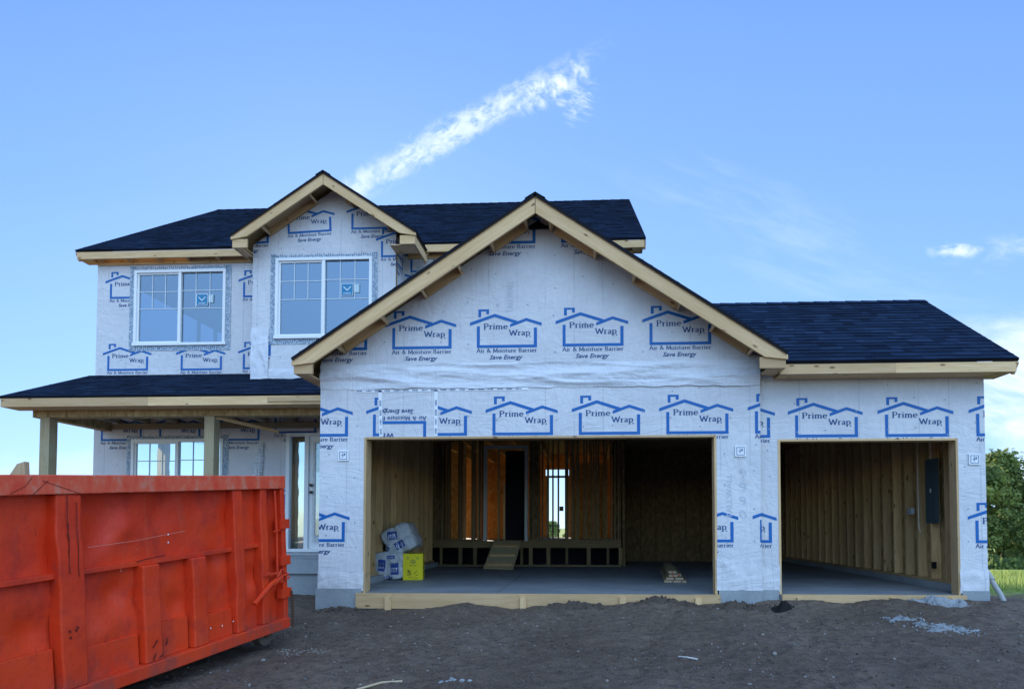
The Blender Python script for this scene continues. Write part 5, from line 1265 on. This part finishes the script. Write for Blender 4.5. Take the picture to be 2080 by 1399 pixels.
# scrap wood sticking out
Mw = Matrix.Translation(dum.location) @ Md.to_4x4()
for k, (u, yo, ln, tx, w, lab) in enumerate(((2.72, -.5, .60, -.55, .12, 'pale broken board poking out of the dumpster'), (2.60, -.5, .56, -.95, .09, 'darker broken board leaning flatter in the dumpster'))):
    p = Mw @ Vector((u, OY(yo), DHt - .42)); t_ = thing('scrap_board', lab, 'board', p)
    mb = MB(); e_ = Vector((math.sin(-tx), .05, math.cos(tx))) * ln; nn = Vector((math.cos(tx), 0, -math.sin(-tx))) * w / 2; th = Vector((0, .02, 0))
    pts = [-nn, nn, nn + e_ * .82, e_ - nn * .4, -nn + e_ * .93]
    mb.face([q - th for q in pts], 0, [(q.z, q.x) for q in pts], .6); mb.face([q + th for q in pts[::-1]], 0, [(q.z, q.x) for q in pts], .6)
    for i in range(5): j = (i + 1) % 5; mb.face([pts[i] - th, pts[i] + th, pts[j] + th, pts[j] - th], 0, [(0, 0), (0, .1), (.5, .1), (.5, 0)], .3)
    mb.build('board', 'scrap', t_)

# ================================================================ plants
def make_tree(name, h, wd_, seed, nclump=95, leaves=80, ls_=.16):
    t_ = empty(name); rn = random.Random(seed)
    mb = MB(); top = Vector((rn.uniform(-.4, .4), rn.uniform(-.4, .4), h * .8)); mid = Vector((rn.uniform(-.2, .2), 0, h * .35))
    mb.tube([(0, 0, -.4), tuple(mid * .5), tuple(mid), tuple(mid.lerp(top, .5)), tuple(top)], [h * .03, h * .024, h * .019, h * .011, h * .003], 0, 8)
    cl = []
    for k in range(nclump):
        a = rn.uniform(0, 6.28); q = rn.random() ** .7; zz = h * (.10 + .88 * q); rmax = wd_ * (math.sin(math.pi * min(.97, .2 + .78 * (zz / h))) ** .75) * (1 + .30 * noise.noise(Vector((a, zz * .5, seed))))
        d_ = rmax * math.sqrt(rn.uniform(.08, 1)); c = Vector((math.cos(a) * d_, math.sin(a) * d_, zz)); cl.append((c, rn.uniform(.35, .85) * h / 8, rn.random()))
        if k % 7 == 0:
            s_ = mid.lerp(top, min(.95, max(0, (zz / h - .35) * 1.3))); mb.tube([tuple(s_), tuple(s_.lerp(c, .5) + Vector((0, 0, .15))), tuple(c)], [h * .008, h * .005, h * .002], 0, 5)
    mb.build('trunk', 'bark', t_, True)
    mb = MB()
    for c, r_, sh_ in cl:
        for k in range(leaves):
            v = Vector((rn.gauss(0, 1), rn.gauss(0, 1), rn.gauss(0, .75))); v = v.normalized() * r_ * rn.uniform(.45, 1.05) ** .6; p = c + v
            n_ = (v.normalized() * .6 + Vector((rn.uniform(-1, 1), rn.uniform(-1, 1), rn.uniform(-.3, 1)))).normalized(); a_ = n_.orthogonal().normalized(); b__ = n_.cross(a_); s = ls_ * rn.uniform(.6, 1.35)
            a_, b__ = a_ * math.cos(k) + b__ * math.sin(k), b__ * math.cos(k) - a_ * math.sin(k)
            mb.face([p - a_ * s, p - b__ * s * .55, p + a_ * s, p + b__ * s * .55], 0, [(0, 0)] * 4, min(1, max(0, sh_ * .6 + rn.uniform(0, .45))))
    mb.build('crown', 'leaf', t_); return t_
protos = [make_tree('broadleaf_tree', 8.0, 2.9, 11), make_tree('broadleaf_tree', 8.4, 2.5, 22), make_tree('broadleaf_tree', 6.4, 2.8, 33, 80)]
spots = [(30.2, 42, 0, 1.0, 'tall dense tree rising just right of the house corner'), (33.6, 45, 1, 1.12, 'tallest dark green tree second from the house corner'),
         (27.4, 44, 2, 1.0, 'shorter green tree half hidden behind the house corner'), (36.8, 43, 2, 1.25, 'broad rounded tree at the right edge of the photo'),
         (31.6, 38, 2, .62, 'low bushy tree in front of the treeline by the corner'), (34.6, 38.5, 0, .52, 'low leafy tree in front of the treeline near the right edge'),
         (29.0, 52, 1, 1.1, 'far tree showing over the shorter green tree'), (37.5, 52, 1, 1.2, 'far tree behind the broad rounded tree at the right'),
         (40.5, 45, 0, 1.1, 'tree past the right edge of the treeline'), (44.5, 44, 1, 1.0, 'outermost tree at the end of the treeline'),
         (-4.4, 62, 2, .74, 'bushy tree seen through the back door on its left side'), (-2.5, 66, 0, .47, 'low tree seen through the back door on its right side')]
used = set()
for x, y, k, s, lab in spots:
    src = protos[k]
    if k in used:
        o = src.copy(); COL.objects.link(o)
        for ch in list(src.children):
            c = ch.copy(); COL.objects.link(c); c.parent = o
    else: o = src; used.add(k)
    o.location = (x, y, gz(x, y) - .1); o.rotation_euler = (0, 0, random.uniform(0, 6.28)); o.scale = (s, s, s)
    tag(o, lab, 'tree', 'trees beyond the grass')
mb = MB(); rn = random.Random(3)
for k in range(26000):
    y = 1.0 + 24 * rn.random() ** 1.6; lo = 5.9; x = lo + (y + 9) * .12 * 0 + rn.random() * (4.5 + y * .85)
    if x < (y + 9) * .55: continue
    if rn.random() < .3 and noise.noise(Vector((x * .5, y * .5, 0))) < -.1: continue
    if y < 1.5 + .8 * noise.noise(Vector((x, 0, 5))): continue
    h = rn.uniform(.05, .16) * (1.5 if rn.random() < .12 else 1); z = gz(x, y); a = rn.uniform(0, 3.14); w = .006 + .0006 * y; ln_ = rn.uniform(-.04, .04)
    dx_, dy_ = math.cos(a) * w, math.sin(a) * w
    mb.face([(x - dx_, y - dy_, z - .01), (x + dx_, y + dy_, z - .01), (x + ln_, y + ln_ * .5, z + h)], 0, [(0, 0)] * 3, rn.random())
tag(mb.build('grass', 'blade', None), 'sunlit grass growing right of the house', 'grass', None, 'stuff')
mb = MB()
for k in range(9000):   # taller weeds along the foot of the treeline
    x = rn.uniform(24, 44); y = 37.5 + rn.uniform(-1.5, 2.5); z = gz(x, y); h = rn.uniform(.2, 1.2) * (.6 + .6 * abs(noise.noise(Vector((x * .6, 0, 2)))) * 2); a = rn.uniform(0, 3.14); w = .06
    zz = z + rn.random() * h; s = .12
    mb.face([(x - math.cos(a) * s, y - math.sin(a) * s, zz - .05), (x, y, zz - .12), (x + math.cos(a) * s, y + math.sin(a) * s, zz), (x + .02, y, zz + .14)], 0, [(0, 0)] * 4, rn.random() * .8)
tag(mb.build('undergrowth', 'leaf', None), 'dark weedy undergrowth along the foot of the trees', 'undergrowth', None, 'stuff')
